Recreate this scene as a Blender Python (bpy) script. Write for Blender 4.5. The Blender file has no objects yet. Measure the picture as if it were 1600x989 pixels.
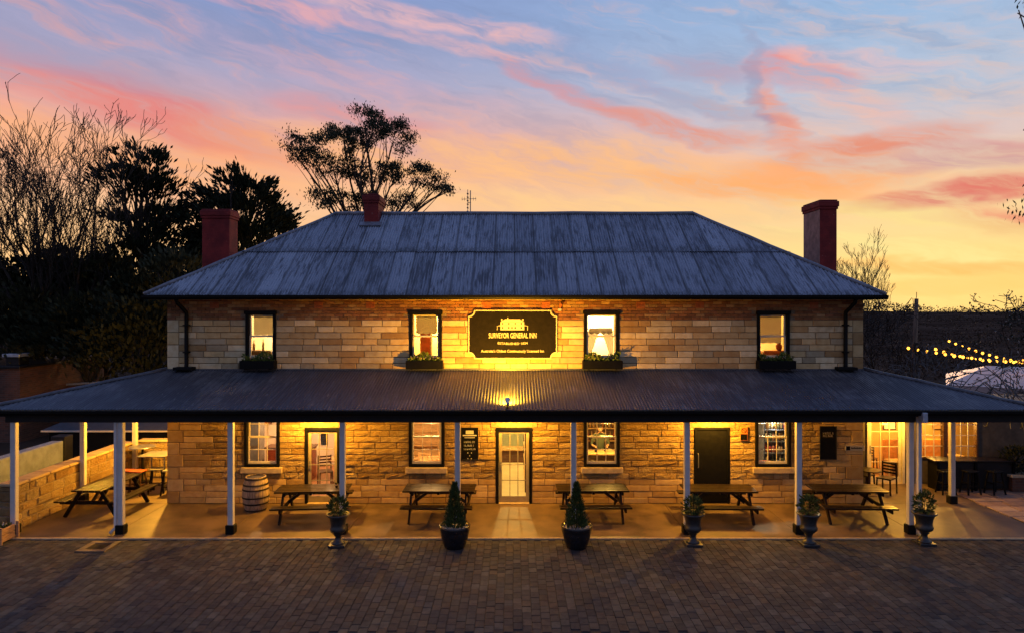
import bpy, math, random
from mathutils import Vector, Matrix, Euler
from mathutils import noise as mnoise
rnd = random.Random(1834)
scene = bpy.context.scene
col = scene.collection
PI = math.pi

# ------------------------------------------------------------------ camera
CZ, CY, FPX, VX, VY = 5.5, -19.05, 1067.0, 802.0, 478.0
cam_d = bpy.data.cameras.new('camera')
cam_d.sensor_width = 36.0; cam_d.lens = 36.0 * FPX / 1600.0
cam_d.shift_x = -(VX - 800.0) / 1600.0
cam_d.shift_y = -(494.5 - VY) / 1600.0
cam_d.clip_end = 6000.0
cam = bpy.data.objects.new('camera', cam_d); col.objects.link(cam)
cam.location = (0, CY, CZ); cam.rotation_euler = (PI / 2, 0, 0)
scene.camera = cam

# ------------------------------------------------------------------ node helpers
def lin(c):
    r = []
    for v in c[:3]:
        v = v / 255.0
        r.append(v / 12.92 if v <= 0.04045 else ((v + 0.055) / 1.055) ** 2.4)
    return (r[0], r[1], r[2], 1.0)

class NT:
    def __init__(self, tree):
        self.t = tree; tree.nodes.clear()
    def n(self, kind, **kw):
        nd = self.t.nodes.new(kind)
        for k, v in kw.items(): setattr(nd, k, v)
        return nd
    def set(self, sock, v):
        if isinstance(v, bpy.types.NodeSocket): self.t.links.new(v, sock)
        elif v is not None: sock.default_value = v
    def math(self, op, a, b=None, c=None, clamp=False):
        nd = self.n('ShaderNodeMath', operation=op, use_clamp=clamp)
        self.set(nd.inputs[0], a)
        if b is not None: self.set(nd.inputs[1], b)
        if c is not None: self.set(nd.inputs[2], c)
        return nd.outputs[0]
    def vmath(self, op, a, b=None):
        nd = self.n('ShaderNodeVectorMath', operation=op)
        self.set(nd.inputs[0], a)
        if b is not None: self.set(nd.inputs[1], b)
        return nd.outputs['Value'] if op in ('DOT_PRODUCT', 'LENGTH') else nd.outputs[0]
    def smooth(self, v, a, b, o0=0.0, o1=1.0):
        nd = self.n('ShaderNodeMapRange', interpolation_type='SMOOTHSTEP')
        self.set(nd.inputs[0], v); self.set(nd.inputs[1], a); self.set(nd.inputs[2], b)
        self.set(nd.inputs[3], o0); self.set(nd.inputs[4], o1)
        return nd.outputs[0]
    def mix(self, f, a, b, blend='MIX'):
        nd = self.n('ShaderNodeMix', data_type='RGBA', blend_type=blend)
        self.set(nd.inputs[0], f); self.set(nd.inputs[6], a); self.set(nd.inputs[7], b)
        return nd.outputs[2]
    def noise(self, vec, scale, detail=4.0, rough=0.55, dist=0.0):
        nd = self.n('ShaderNodeTexNoise')
        if vec is not None: self.set(nd.inputs['Vector'], vec)
        nd.inputs['Scale'].default_value = scale; nd.inputs['Detail'].default_value = detail
        nd.inputs['Roughness'].default_value = rough; nd.inputs['Distortion'].default_value = dist
        return nd.outputs[0], nd.outputs[1]
    def ramp(self, v, stops):
        nd = self.n('ShaderNodeValToRGB'); self.set(nd.inputs[0], v)
        e = nd.color_ramp.elements
        while len(e) < len(stops): e.new(0.5)
        for el, (p, c) in zip(e, stops): el.position = p; el.color = c
        return nd.outputs[0]
    def comb(self, x, y, z):
        nd = self.n('ShaderNodeCombineXYZ')
        for i, v in enumerate((x, y, z)): self.set(nd.inputs[i], v)
        return nd.outputs[0]
    def sep(self, v):
        nd = self.n('ShaderNodeSeparateXYZ'); self.set(nd.inputs[0], v)
        return nd.outputs

# ------------------------------------------------------------------ sky
def build_sky():
    w = bpy.data.worlds.new('World'); scene.world = w; w.use_nodes = True
    N = NT(w.node_tree)
    d = N.n('ShaderNodeTexCoord').outputs['Generated']
    x, y, z = N.sep(d)
    az = N.math('ARCTAN2', x, y); el = N.math('ARCSINE', z)
    C0 = N.comb(az, el, 0.0)
    # air that drifts: the sky's coordinates are pushed about by noise
    st = N.comb(N.math('MULTIPLY', az, 3.0), N.math('MULTIPLY', el, 9.0), 0.0)
    _, nc = N.noise(st, 1.6, 4.0, 0.6)
    warp = N.vmath('MULTIPLY', N.vmath('SUBTRACT', nc, (0.5, 0.5, 0.5)), (0.13, 0.05, 0.0))
    C = N.vmath('ADD', C0, warp)
    ax, ey, _z = N.sep(C)
    t = N.math('DIVIDE', ey, PI / 2, clamp=True)
    def ramp(lst): return N.ramp(t, [(dg / 90.0, lin(c)) for dg, c in lst])
    right = ramp([(0, (255, 205, 95)), (1.8, (255, 212, 110)), (4.5, (251, 220, 148)), (8.5, (246, 206, 160)), (12.0, (222, 196, 188)),
                  (15.5, (184, 194, 212)), (21, (156, 184, 218)), (45, (104, 142, 202)), (90, (80, 118, 186))])
    left = ramp([(0, (255, 186, 100)), (3, (253, 200, 132)), (7.5, (251, 197, 150)), (11, (246, 180, 144)), (14, (228, 168, 158)),
                 (17.5, (170, 164, 192)), (22, (136, 152, 196)), (45, (104, 136, 198)), (90, (80, 118, 186))])
    back = ramp([(0, (120, 122, 142)), (8, (136, 138, 160)), (20, (132, 144, 178)), (45, (108, 136, 190)), (90, (76, 112, 178))])
    front = N.mix(N.smooth(ax, -0.35, 0.55), left, right)
    c = N.mix(N.smooth(y, 0.35, -0.45), front, back)
    # soft glow where the sun has just gone down, low on the right
    gd = N.vmath('LENGTH', N.vmath('MULTIPLY', N.vmath('SUBTRACT', C0, (0.52, 0.0, 0.0)), (1.0, 2.6, 0.0)))
    c = N.mix(N.smooth(gd, 0.40, 0.0, 0.0, 0.75), c, (1.18, 0.78, 0.27, 1.0))
    # fibrous structure shared by every cloud
    fx, fy, _q = N.sep(C)
    rot = N.comb(N.math('ADD', N.math('MULTIPLY', fx, 4.0), N.math('MULTIPLY', fy, 3.0)),
                 N.math('ADD', N.math('MULTIPLY', fy, 17.0), N.math('MULTIPLY', fx, 4.0)), 0.0)
    fib, _c = N.noise(rot, 1.7, 6.0, 0.58, 0.6)
    fib2, _c = N.noise(rot, 0.7, 5.0, 0.5, 0.3)
    fib3, _c = N.noise(rot, 4.5, 6.0, 0.62, 0.4)
    fibm = N.math('MULTIPLY_ADD', fib3, 0.42, N.math('MULTIPLY', fib, 0.58))
    veil = N.smooth(N.math('MULTIPLY_ADD', fib3, 0.45, N.math('MULTIPLY', fib2, 0.55)), 0.48, 0.66, 0.0, 0.36)
    veil = N.math('MULTIPLY', veil, N.smooth(el, 0.02, 0.2))
    veilc = N.mix(N.smooth(ax, -0.5, 0.6), lin((244, 160, 128)), lin((250, 184, 130)))
    c = N.mix(veil, c, veilc)
    grey = N.math('MULTIPLY', N.smooth(fibm, 0.5, 0.34, 0.0, 0.24), N.smooth(el, 0.1, 0.35))
    c = N.mix(grey, c, lin((138, 150, 188)))
    blobs = [  # px, py, half length, half height, tilt (deg, down to the right), colour, strength
        (265, 182, 235, 36, 12, (224, 112, 108), 0.72), (120, 150, 130, 24, 10, (232, 138, 128), 0.5), (250, 250, 260, 40, 6, (250, 178, 118), 0.6),
        (560, 178, 140, 20, 8, (230, 138, 132), 0.5), (620, 22, 260, 18, 7, (246, 186, 178), 0.75), (730, 78, 190, 12, 9, (242, 180, 172), 0.6),
        (420, 12, 160, 13, 3, (240, 172, 172), 0.6), (880, 145, 140, 17, 24, (222, 138, 134), 0.65), (1060, 200, 160, 18, 12, (226, 146, 126), 0.9),
        (700, 250, 380, 42, 4, (253, 190, 118), 0.65), (1010, 262, 240, 46, 8, (250, 186, 122), 0.7), (1110, 108, 100, 20, 10, (178, 152, 172), 0.65),
        (1245, 104, 85, 28, 16, (240, 134, 116), 0.8), (1222, 190, 66, 22, 68, (240, 146, 112), 0.9), (1185, 130, 90, 13, 75, (150, 150, 178), 0.6),
        (1370, 226, 130, 24, -4, (226, 142, 116), 0.95), (1300, 268, 150, 26, 6, (250, 168, 108), 0.85), (1490, 306, 135, 18, -3, (214, 112, 108), 0.85),
        (1575, 350, 90, 22, 10, (232, 128, 108), 0.75), (1450, 392, 230, 14, 12, (246, 230, 150), 0.7), (1430, 340, 200, 14, 14, (246, 226, 140), 0.6),
        (1330, 160, 120, 24, 40, (236, 182, 168), 0.5), (90, 90, 220, 24, 8, (160, 148, 176), 0.5), (1530, 245, 110, 24, 8, (206, 146, 146), 0.85),
        (1120, 165, 120, 14, 18, (150, 148, 178), 0.6), (1420, 262, 150, 14, 6, (196, 160, 168), 0.7), (1180, 290, 200, 20, 8, (252, 170, 100), 0.7), (960, 110, 110, 16, 20, (150, 156, 192), 0.5), (1330, 90, 120, 14, 14, (238, 188, 182), 0.6), (1560, 300, 80, 12, 4, (226, 120, 104), 0.8), (1500, 415, 180, 9, 4, (255, 176, 84), 0.6), (900, 320, 420, 22, 3, (254, 206, 132), 0.5), (500, 110, 300, 24, 10, (206, 166, 180), 0.4), (1480, 440, 240, 14, -2, (255, 200, 110), 0.5)]
    for (px, py, hl, hh, ang, colr, s) in blobs:
        a = math.atan((px - VX) / FPX); e = math.atan((VY - py) / FPX * math.cos(a))
        ca, sa = math.cos(math.radians(ang)), math.sin(math.radians(ang))
        v = N.vmath('SUBTRACT', C, (a, e, 0.0))
        d1 = N.vmath('DOT_PRODUCT', v, (ca * FPX / hl, -sa * FPX / hl, 0.0))
        d2 = N.vmath('DOT_PRODUCT', v, (sa * FPX / hh, ca * FPX / hh, 0.0))
        r2 = N.math('ADD', N.math('MULTIPLY', d1, d1), N.math('MULTIPLY', d2, d2))
        m = N.smooth(r2, 1.35, 0.0)
        m = N.math('MULTIPLY', m, N.smooth(fibm, 0.33, 0.60, 0.05, 1.0))
        c = N.mix(N.math('MULTIPLY', m, s), c, lin(colr))
    lum = N.smooth(fibm, 0.32, 0.66, 0.98, 1.08)
    c = N.mix(1.0, c, N.comb(lum, lum, lum), 'MULTIPLY')
    # below the horizon: dusk land
    c = N.mix(N.smooth(el, -0.005, -0.03), c, lin((40, 34, 34)))
    bg = N.n('ShaderNodeBackground'); N.set(bg.inputs[0], c); bg.inputs[1].default_value = SKY_STRENGTH
    out = N.n('ShaderNodeOutputWorld'); N.t.links.new(bg.outputs[0], out.inputs[0])

SKY_STRENGTH = 1.0
build_sky()

# the sun is at the horizon behind the inn, low on the right
sun_d = bpy.data.lights.new('sun', 'SUN'); sun_d.energy = 0.5; sun_d.angle = math.radians(8)
sun_d.color = (1.0, 0.55, 0.25)
sun = bpy.data.objects.new('sun', sun_d); col.objects.link(sun)
sun.rotation_euler = Vector((-math.sin(0.52), -math.cos(0.52), -math.tan(math.radians(3)))).to_track_quat('-Z', 'Y').to_euler()
sun.location = (60, 100, 30)

vs = scene.view_settings
vs.view_transform = 'Standard'; vs.look = 'None'; vs.exposure = 0.0; vs.gamma = 1.0; vs.use_curve_mapping = False
cy = scene.cycles
cy.use_denoising = True; cy.max_bounces = 7; cy.diffuse_bounces = 3; cy.glossy_bounces = 3; cy.transparent_max_bounces = 12
cy.sample_clamp_indirect = 4.0; cy.caustics_reflective = False; cy.caustics_refractive = False

# ------------------------------------------------------------------ pixel helpers
def PX(px, Y): return (px - VX) * (Y - CY) / FPX
def PZ(py, Y): return CZ - (py - VY) * (Y - CY) / FPX
def GY(py, z=0.0): return (CZ - z) * FPX / (py - VY) + CY          # depth of a ground point

# ------------------------------------------------------------------ mesh helpers
class MB:
    def __init__(s): s.v = []; s.f = []; s.t = []; s.tint = None
    def add(s, vs_, fs):
        b = len(s.v); s.v += [tuple(p) for p in vs_]
        s.f += [tuple(i + b for i in f) for f in fs]
        if s.tint is not None: s.t += [s.tint] * len(vs_)
        return s
    def box(s, x0, x1, y0, y1, z0, z1, M=None):
        vs_ = [(x0, y0, z0), (x1, y0, z0), (x1, y1, z0), (x0, y1, z0), (x0, y0, z1), (x1, y0, z1), (x1, y1, z1), (x0, y1, z1)]
        if M is not None: vs_ = [M @ Vector(p) for p in vs_]
        return s.add(vs_, [(0, 3, 2, 1), (4, 5, 6, 7), (0, 1, 5, 4), (1, 2, 6, 5), (2, 3, 7, 6), (3, 0, 4, 7)])
    def bbox(s, x0, x1, y0, y1, z0, z1, b=0.006, M=None):
        """box with all edges chamfered"""
        b = min(b, (x1 - x0) * .4, (y1 - y0) * .4, (z1 - z0) * .4)
        X, Y, Z = (x0, x1), (y0, y1), (z0, z1); vs_ = []; idx = {}
        for i in (0, 1):
            for j in (0, 1):
                for k in (0, 1):
                    sx, sy, sz = (b if i == 0 else -b), (b if j == 0 else -b), (b if k == 0 else -b)
                    for a, p in enumerate(((X[i], Y[j] + sy, Z[k] + sz), (X[i] + sx, Y[j], Z[k] + sz), (X[i] + sx, Y[j] + sy, Z[k]))):
                        idx[(i, j, k, a)] = len(vs_); vs_.append(p)
        fs = []
        for i in (0, 1):
            q = [idx[(i, j, k, 0)] for j, k in ((0, 0), (1, 0), (1, 1), (0, 1))]; fs.append(q if i else q[::-1])
            q = [idx[(j, i, k, 1)] for j, k in ((0, 0), (1, 0), (1, 1), (0, 1))]; fs.append(q[::-1] if i else q)
            q = [idx[(j, k, i, 2)] for j, k in ((0, 0), (1, 0), (1, 1), (0, 1))]; fs.append(q if i else q[::-1])
        for i in (0, 1):
            for j in (0, 1):
                fs.append([idx[(i, j, 0, 0)], idx[(i, j, 1, 0)], idx[(i, j, 1, 1)], idx[(i, j, 0, 1)]])
                fs.append([idx[(i, 0, j, 0)], idx[(i, 1, j, 0)], idx[(i, 1, j, 2)], idx[(i, 0, j, 2)]])
                fs.append([idx[(0, i, j, 1)], idx[(1, i, j, 1)], idx[(1, i, j, 2)], idx[(0, i, j, 2)]])
                for k in (0, 1): fs.append([idx[(i, j, k, 0)], idx[(i, j, k, 1)], idx[(i, j, k, 2)]])
        if M is not None: vs_ = [M @ Vector(p) for p in vs_]
        return s.add(vs_, fs)
    def tube(s, pts, rad, n=6, cap=True):
        pts = [Vector(p) for p in pts]; m = len(pts)
        if not hasattr(rad, '__len__'): rad = [rad] * m
        vs_ = []; fs = []; ref = None
        for i, p in enumerate(pts):
            d = (pts[min(i + 1, m - 1)] - pts[max(i - 1, 0)])
            d = d.normalized() if d.length > 1e-9 else Vector((0, 0, 1))
            if ref is None: ref = d.orthogonal().normalized()
            a = (ref - d * ref.dot(d)); a = a.normalized() if a.length > 1e-6 else d.orthogonal().normalized()
            ref = a; b = d.cross(a)
            for k in range(n):
                an = 2 * PI * k / n
                vs_.append(p + (a * math.cos(an) + b * math.sin(an)) * rad[i])
        for i in range(m - 1):
            for k in range(n):
                k2 = (k + 1) % n
                fs.append((i * n + k, i * n + k2, (i + 1) * n + k2, (i + 1) * n + k))
        if cap:
            fs.append(tuple(range(n))[::-1]); fs.append(tuple((m - 1) * n + k for k in range(n)))
        return s.add(vs_, fs)
    def lathe(s, prof, n=20, c=(0, 0, 0)):
        vs_ = []; fs = []; m = len(prof)
        for r, z in prof:
            for k in range(n):
                a = 2 * PI * k / n
                vs_.append((c[0] + r * math.cos(a), c[1] + r * math.sin(a), c[2] + z))
        for i in range(m - 1):
            for k in range(n):
                k2 = (k + 1) % n
                fs.append((i * n + k, i * n + k2, (i + 1) * n + k2, (i + 1) * n + k))
        if prof[0][0] > 1e-4: fs.append(tuple(range(n))[::-1])
        if prof[-1][0] > 1e-4: fs.append(tuple((m - 1) * n + k for k in range(n)))
        return s.add(vs_, fs)
    def bar(s, a, b, w, h, up=(0, 0, 1)):
        """square bar from a to b, w across, h along up"""
        a = Vector(a); b = Vector(b); d = (b - a).normalized(); u = Vector(up); u = (u - d * u.dot(d))
        u = u.normalized() if u.length > 1e-6 else d.orthogonal().normalized(); r = d.cross(u)
        vs_ = [p + r * sx * w / 2 + u * sy * h / 2 for p in (a, b) for sx, sy in ((-1, -1), (1, -1), (1, 1), (-1, 1))]
        return s.add(vs_, [(3, 2, 1, 0), (4, 5, 6, 7), (0, 1, 5, 4), (1, 2, 6, 5), (2, 3, 7, 6), (3, 0, 4, 7)])
    def poly_extrude(s, pts, y0, y1):
        """outline in XZ pushed from y0 (front) to y1"""
        n = len(pts); vs_ = [(x, y0, z) for x, z in pts] + [(x, y1, z) for x, z in pts]
        fs = [tuple(range(n)), tuple(range(n, 2 * n))[::-1]] + [(i, (i + 1) % n + 0, (i + 1) % n + n, i + n)[::-1] for i in range(n)]
        return s.add(vs_, fs)
    def mesh(s, name, smooth=False):
        me = bpy.data.meshes.new(name); me.from_pydata(s.v, [], s.f); me.update()
        if s.t and len(s.t) == len(s.v):
            at = me.attributes.new('tint', 'FLOAT_COLOR', 'POINT')
            flat = [c for t in s.t for c in (t[0], t[1], t[2], 1.0)]
            at.data.foreach_set('color', flat)
        if smooth: me.polygons.foreach_set('use_smooth', [True] * len(me.polygons))
        return me
    def build(s, name, m, parent=None, smooth=False, loc=None, rz=0.0):
        return link(name, s.mesh(name, smooth), m, parent, loc, rz)

def link(name, me, m, parent=None, loc=None, rz=0.0):
    if m is not None and not me.materials: me.materials.append(m)
    o = bpy.data.objects.new(name, me); col.objects.link(o)
    if parent is not None: o.parent = parent
    if loc is not None: o.location = loc
    if rz: o.rotation_euler = (0, 0, rz)
    return o
def tag(o, label, cat, group=None):
    o['label'] = label; o['category'] = cat
    if group: o['group'] = group
    return o
def structure(o): o['kind'] = 'structure'; return o
def stuff(o): o['kind'] = 'stuff'; return o
def thing(name, label, cat, loc=(0, 0, 0), rz=0.0, group=None):
    o = bpy.data.objects.new(name, None); col.objects.link(o); o.empty_display_size = 0.2
    o.location = loc; o.rotation_euler = (0, 0, rz)
    return tag(o, label, cat, group)
def copy_tree(o, parent=None):
    c = o.copy(); col.objects.link(c); c.parent = parent
    for ch in [k for k in o.children]: copy_tree(ch, c)
    return c
def copy_thing(o, label, loc, rz=0.0):
    c = copy_tree(o); c['label'] = label; c.location = loc; c.rotation_euler = (0, 0, rz)
    return c

# ------------------------------------------------------------------ materials
def principled(N, colr, rough=0.6, metal=0.0, bump=None, spec=None):
    b = N.n('ShaderNodeBsdfPrincipled'); N.set(b.inputs['Base Color'], colr)
    N.set(b.inputs['Roughness'], rough); b.inputs['Metallic'].default_value = metal
    if spec is not None: b.inputs['Specular IOR Level'].default_value = spec
    if bump is not None:
        bn = N.n('ShaderNodeBump'); bn.inputs['Strength'].default_value = bump[1]; bn.inputs['Distance'].default_value = bump[2]
        N.set(bn.inputs['Height'], bump[0]); N.t.links.new(bn.outputs[0], b.inputs['Normal'])
    o = N.n('ShaderNodeOutputMaterial'); N.t.links.new(b.outputs[0], o.inputs[0])
    return b
def newmat(name):
    m = bpy.data.materials.new(name); m.use_nodes = True
    return m, NT(m.node_tree)
def pos(N, sc=(1, 1, 1)):
    p = N.n('ShaderNodeNewGeometry').outputs['Position']
    return N.vmath('MULTIPLY', p, sc) if sc != (1, 1, 1) else p
def rgba(c): return (c[0], c[1], c[2], 1.0)
def simple(name, c, rough=0.6, metal=0.0, var=0.25, scale=9.0, bump=0.15, dist=0.004, stretch=(1, 1, 1), spec=None, objrand=0.0):
    m, N = newmat(name)
    p = pos(N, stretch); f, _ = N.noise(p, scale, 6.0, 0.6)
    k = N.smooth(f, 0.3, 0.7)
    a = rgba([x * (1 - var) for x in c]); b = rgba([min(1, x * (1 + var)) for x in c])
    cc = N.mix(k, a, b)
    if objrand:
        r = N.n('ShaderNodeObjectInfo').outputs['Random']
        s = N.math('MULTIPLY_ADD', r, 2 * objrand, 1 - objrand)
        cc = N.mix(1.0, cc, N.comb(s, s, s), 'MULTIPLY')
    f2, _ = N.noise(p, scale * 6, 4.0, 0.6)
    rr = N.math('MULTIPLY_ADD', f, 0.25, rough - 0.12, clamp=True)
    principled(N, cc, rr, metal, (f2, bump, dist), spec)
    return m
def emission(name, c, s):
    m, N = newmat(name)
    e = N.n('ShaderNodeEmission'); e.inputs[0].default_value = rgba(c); e.inputs[1].default_value = s
    o = N.n('ShaderNodeOutputMaterial'); N.t.links.new(e.outputs[0], o.inputs[0]); return m

def stone_mat(name, rock):
    m, N = newmat(name)
    t = N.n('ShaderNodeAttribute', attribute_name='tint').outputs['Color']
    p = pos(N)
    f, _ = N.noise(p, 5.0, 5.0, 0.6); g, _ = N.noise(N.vmath('MULTIPLY', p, (6.0, 6.0, 26.0)), 1.0, 4.0, 0.6, 0.5)
    c = N.mix(N.smooth(f, 0.35, 0.72, 0.0, 0.55), t, N.mix(1.0, t, (0.72, 0.56, 0.40, 1), 'MULTIPLY'))
    c = N.mix(N.smooth(g, 0.52, 0.75, 0.0, 0.35), c, N.mix(1.0, t, (1.12, 1.05, 0.95, 1), 'MULTIPLY'))
    d, _ = N.noise(p, 1.1, 4.0, 0.6)
    c = N.mix(N.smooth(d, 0.56, 0.78, 0.0, 0.4), c, (0.12, 0.085, 0.055, 1))
    r1, _ = N.noise(p, 17.0 if rock else 9.0, 6.0, 0.68, 0.8); r2, _ = N.noise(p, 90.0, 3.0, 0.6)
    h = N.math('ADD', r1, N.math('MULTIPLY', r2, 0.25))
    principled(N, c, 0.88, 0.0, (h, 1.0 if rock else 0.5, 0.13 if rock else 0.015), 0.15)
    return m
M = {}
M['stone'] = stone_mat('sandstone_dressed', False)
M['rock'] = stone_mat('sandstone_rock_faced', True)
M['mortar'] = simple('mortar', (0.20, 0.145, 0.09), 0.95, var=0.25, scale=14)
M['sill'] = simple('sill_stone', (0.42, 0.32, 0.2), 0.85, var=0.18, scale=7, bump=0.3)
M['black'] = simple('black_paint', (0.0035, 0.0035, 0.004), 0.55, var=0.3, spec=0.14)
M['charcoal'] = simple('charcoal_paint', (0.009, 0.009, 0.011), 0.5, var=0.3, spec=0.3)
M['cream_shaded'] = simple('shaded_cream_door_paint', (0.25, 0.205, 0.145), 0.5, var=0.1)  # cream door paint with the verandah shade mixed into its colour
M['cream'] = simple('cream_paint', (0.62, 0.55, 0.42), 0.5, var=0.08)
M['white'] = simple('white_paint', (0.50, 0.49, 0.49), 0.5, var=0.07, scale=5)
M['concrete'] = simple('concrete', (0.104, 0.068, 0.040), 0.55, var=0.42, scale=1.5, bump=0.25, objrand=0.08)
M['asphalt'] = simple('asphalt', (0.035, 0.032, 0.031), 0.85, var=0.35, scale=2.0, bump=0.5)
M['dirt'] = simple('scrubland', (0.050, 0.034, 0.025), 0.95, var=0.5, scale=0.05, bump=0.0, dist=0.3, spec=0.0)
M['timber'] = simple('stained_timber', (0.0115, 0.007, 0.005), 0.30, var=0.4, scale=5, stretch=(0.6, 5, 5), bump=0.3, objrand=0.22, spec=0.3)
M['timber_x'] = simple('stained_timber_end_on', (0.010, 0.0062, 0.0048), 0.4, var=0.4, scale=5, stretch=(5, 0.6, 5), bump=0.3, objrand=0.22, spec=0.12)
M['oak'] = simple('barrel_oak', (0.30, 0.22, 0.15), 0.7, var=0.4, scale=6, stretch=(5, 5, 0.6), bump=0.4, objrand=0.15)
M['iron'] = simple('hoop_iron', (0.035, 0.028, 0.025), 0.55, metal=0.7, var=0.4)
M['cast'] = simple('cast_iron_urn', (0.022, 0.023, 0.026), 0.42, var=0.4, scale=18)
M['glaze'] = simple('black_glazed_pot', (0.012, 0.012, 0.015), 0.2, var=0.3)
M['gravel'] = simple('white_pebbles', (0.45, 0.42, 0.38), 0.8, var=0.5, scale=70, bump=1.0, dist=0.02)
M['soil'] = simple('soil', (0.03, 0.022, 0.016), 0.95, var=0.5, scale=40, bump=1.0)
M['red'] = simple('red_chimney_paint', (0.24, 0.030, 0.030), 0.75, var=0.28, scale=4, bump=0.35)
def painted_brick():
    m, N = newmat('red_painted_brick'); p = pos(N); x, y, z = N.sep(p)
    b = N.n('ShaderNodeTexBrick'); N.set(b.inputs['Vector'], N.comb(N.math('ADD', x, y), z, 0.0)); b.inputs['Scale'].default_value = 1.0
    b.inputs['Brick Width'].default_value = 0.24; b.inputs['Row Height'].default_value = 0.086; b.inputs['Mortar Size'].default_value = 0.008
    f, _ = N.noise(p, 2.2, 6.0, 0.65); g, _ = N.noise(p, 13.0, 5.0, 0.6)
    c = N.mix(N.smooth(f, 0.35, 0.68), (0.25, 0.032, 0.030, 1), (0.14, 0.020, 0.022, 1))
    c = N.mix(N.smooth(g, 0.66, 0.72, 0.0, 0.5), c, (0.42, 0.25, 0.20, 1))
    c = N.mix(N.smooth(z, 8.2, 9.1, 0.0, 0.35), c, (0.05, 0.02, 0.02, 1))
    h = N.math('SUBTRACT', N.math('MULTIPLY', g, 0.5), b.outputs['Fac'])
    principled(N, c, 0.8, 0.0, (h, 0.5, 0.008), 0.2); return m
M['red'] = painted_brick()
M['vent'] = simple('terracotta_vent', (0.33, 0.09, 0.035), 0.8, var=0.25)
M['steel'] = simple('grey_steel', (0.22, 0.22, 0.22), 0.4, metal=0.6)
M['wallpaint'] = simple('room_paint', (0.74, 0.66, 0.52), 0.8, var=0.06, scale=2)
M['hallpaint'] = simple('hall_green_paint', (0.42, 0.44, 0.33), 0.8, var=0.1, scale=2)
M['floorboards'] = simple('room_floorboards', (0.42, 0.20, 0.08), 0.4, var=0.3, scale=4, stretch=(6, 0.6, 1))
M['darkwood'] = simple('dark_furniture', (0.075, 0.035, 0.018), 0.4, var=0.35, scale=6, stretch=(1, 1, 4))
M['redwood'] = simple('red_stool_wood', (0.32, 0.075, 0.028), 0.35, var=0.25, scale=6)
M['paleoak'] = simple('pale_wood', (0.52, 0.33, 0.16), 0.45, var=0.25, scale=6, stretch=(1, 1, 4))
M['rawtimber'] = simple('planter_pine', (0.36, 0.21, 0.11), 0.7, var=0.3, scale=7, stretch=(0.6, 1, 6))
M['cloth'] = simple('white_linen', (0.75, 0.72, 0.62), 0.85, var=0.06)
M['blind'] = None
M['bark'] = simple('dark_bark', (0.028, 0.022, 0.018), 0.9, var=0.4, scale=8, bump=0.8, dist=0.02)
M['bark_pale'] = simple('gum_bark', (0.16, 0.13, 0.10), 0.8, var=0.4, scale=3, bump=0.4)
M['twig'] = simple('grey_bare_twigs', (0.085, 0.08, 0.078), 0.85, var=0.3)
M['brick'] = None
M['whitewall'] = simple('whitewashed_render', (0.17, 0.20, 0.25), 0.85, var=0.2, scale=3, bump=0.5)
M['zinc'] = simple('zinc_flue', (0.42, 0.47, 0.55), 0.35, metal=0.5, var=0.15)
M['skin'] = simple('skin', (0.55, 0.33, 0.22), 0.55, var=0.08)
M['hair'] = simple('dark_hair', (0.02, 0.014, 0.01), 0.6)
M['shirt'] = simple('olive_shirt', (0.06, 0.075, 0.05), 0.85, var=0.2)
M['gold'] = simple('sign_gold_paint', (0.62, 0.55, 0.36), 0.5, var=0.04)
M['chalk'] = simple('chalk', (0.5, 0.5, 0.46), 0.95, var=0.3, scale=60)
M['notice'] = simple('notice_plate', (0.42, 0.36, 0.27), 0.6, var=0.05)
M['paper'] = simple('paper_notice', (0.78, 0.74, 0.66), 0.8, var=0.04)
M['orange'] = simple('orange_sign', (0.55, 0.16, 0.03), 0.5, var=0.06)
M['marquee'] = simple('marquee_vinyl', (0.50, 0.43, 0.43), 0.45, var=0.08, scale=1.5)
M['polewood'] = simple('weathered_pole', (0.13, 0.085, 0.055), 0.85, var=0.35, scale=5, stretch=(4, 4, 0.5))
M['bulb'] = emission('warm_bulb', (1.0, 0.40, 0.04), 5.0)
M['lampglow'] = emission('warm_lamp_glass', (1.0, 0.62, 0.2), 8.0)
M['spotglow'] = emission('spotlight_lens', (1.0, 0.8, 0.4), 14.0)
M['signblack'] = simple('sign_black', (0.010, 0.008, 0.006), 0.75, var=0.3, spec=0.1)
M['oldrender'] = simple('weathered_chimney_render', (0.27, 0.15, 0.12), 0.85, var=0.3, scale=5, bump=0.4)
M['tubeglow'] = emission('cool_fluorescent_tube', (0.75, 0.86, 1.0), 9.0)

def leaf_mat(name, c1, c2, rough=0.6):
    m, N = newmat(name)
    t = N.n('ShaderNodeAttribute', attribute_name='tint').outputs['Fac']
    principled(N, N.mix(t, rgba(c1), rgba(c2)), rough, 0.0, None, 0.1)
    return m
M['gumleaf'] = leaf_mat('gum_leaves', (0.020, 0.024, 0.014), (0.055, 0.060, 0.034))
M['conifer'] = leaf_mat('cypress_foliage', (0.010, 0.014, 0.009), (0.026, 0.034, 0.018))
M['shrub'] = leaf_mat('shrub_leaves', (0.014, 0.018, 0.010), (0.04, 0.045, 0.024))
M['topiary'] = leaf_mat('potted_conifer_leaves', (0.025, 0.045, 0.016), (0.075, 0.11, 0.035))
M['boxleaf'] = leaf_mat('flower_box_leaves', (0.05, 0.09, 0.02), (0.16, 0.2, 0.05))
M['petal'] = leaf_mat('petals', (0.55, 0.20, 0.24), (0.75, 0.68, 0.55))
M['blossom'] = leaf_mat('pale_blossom', (0.35, 0.32, 0.28), (0.55, 0.52, 0.48))

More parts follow.
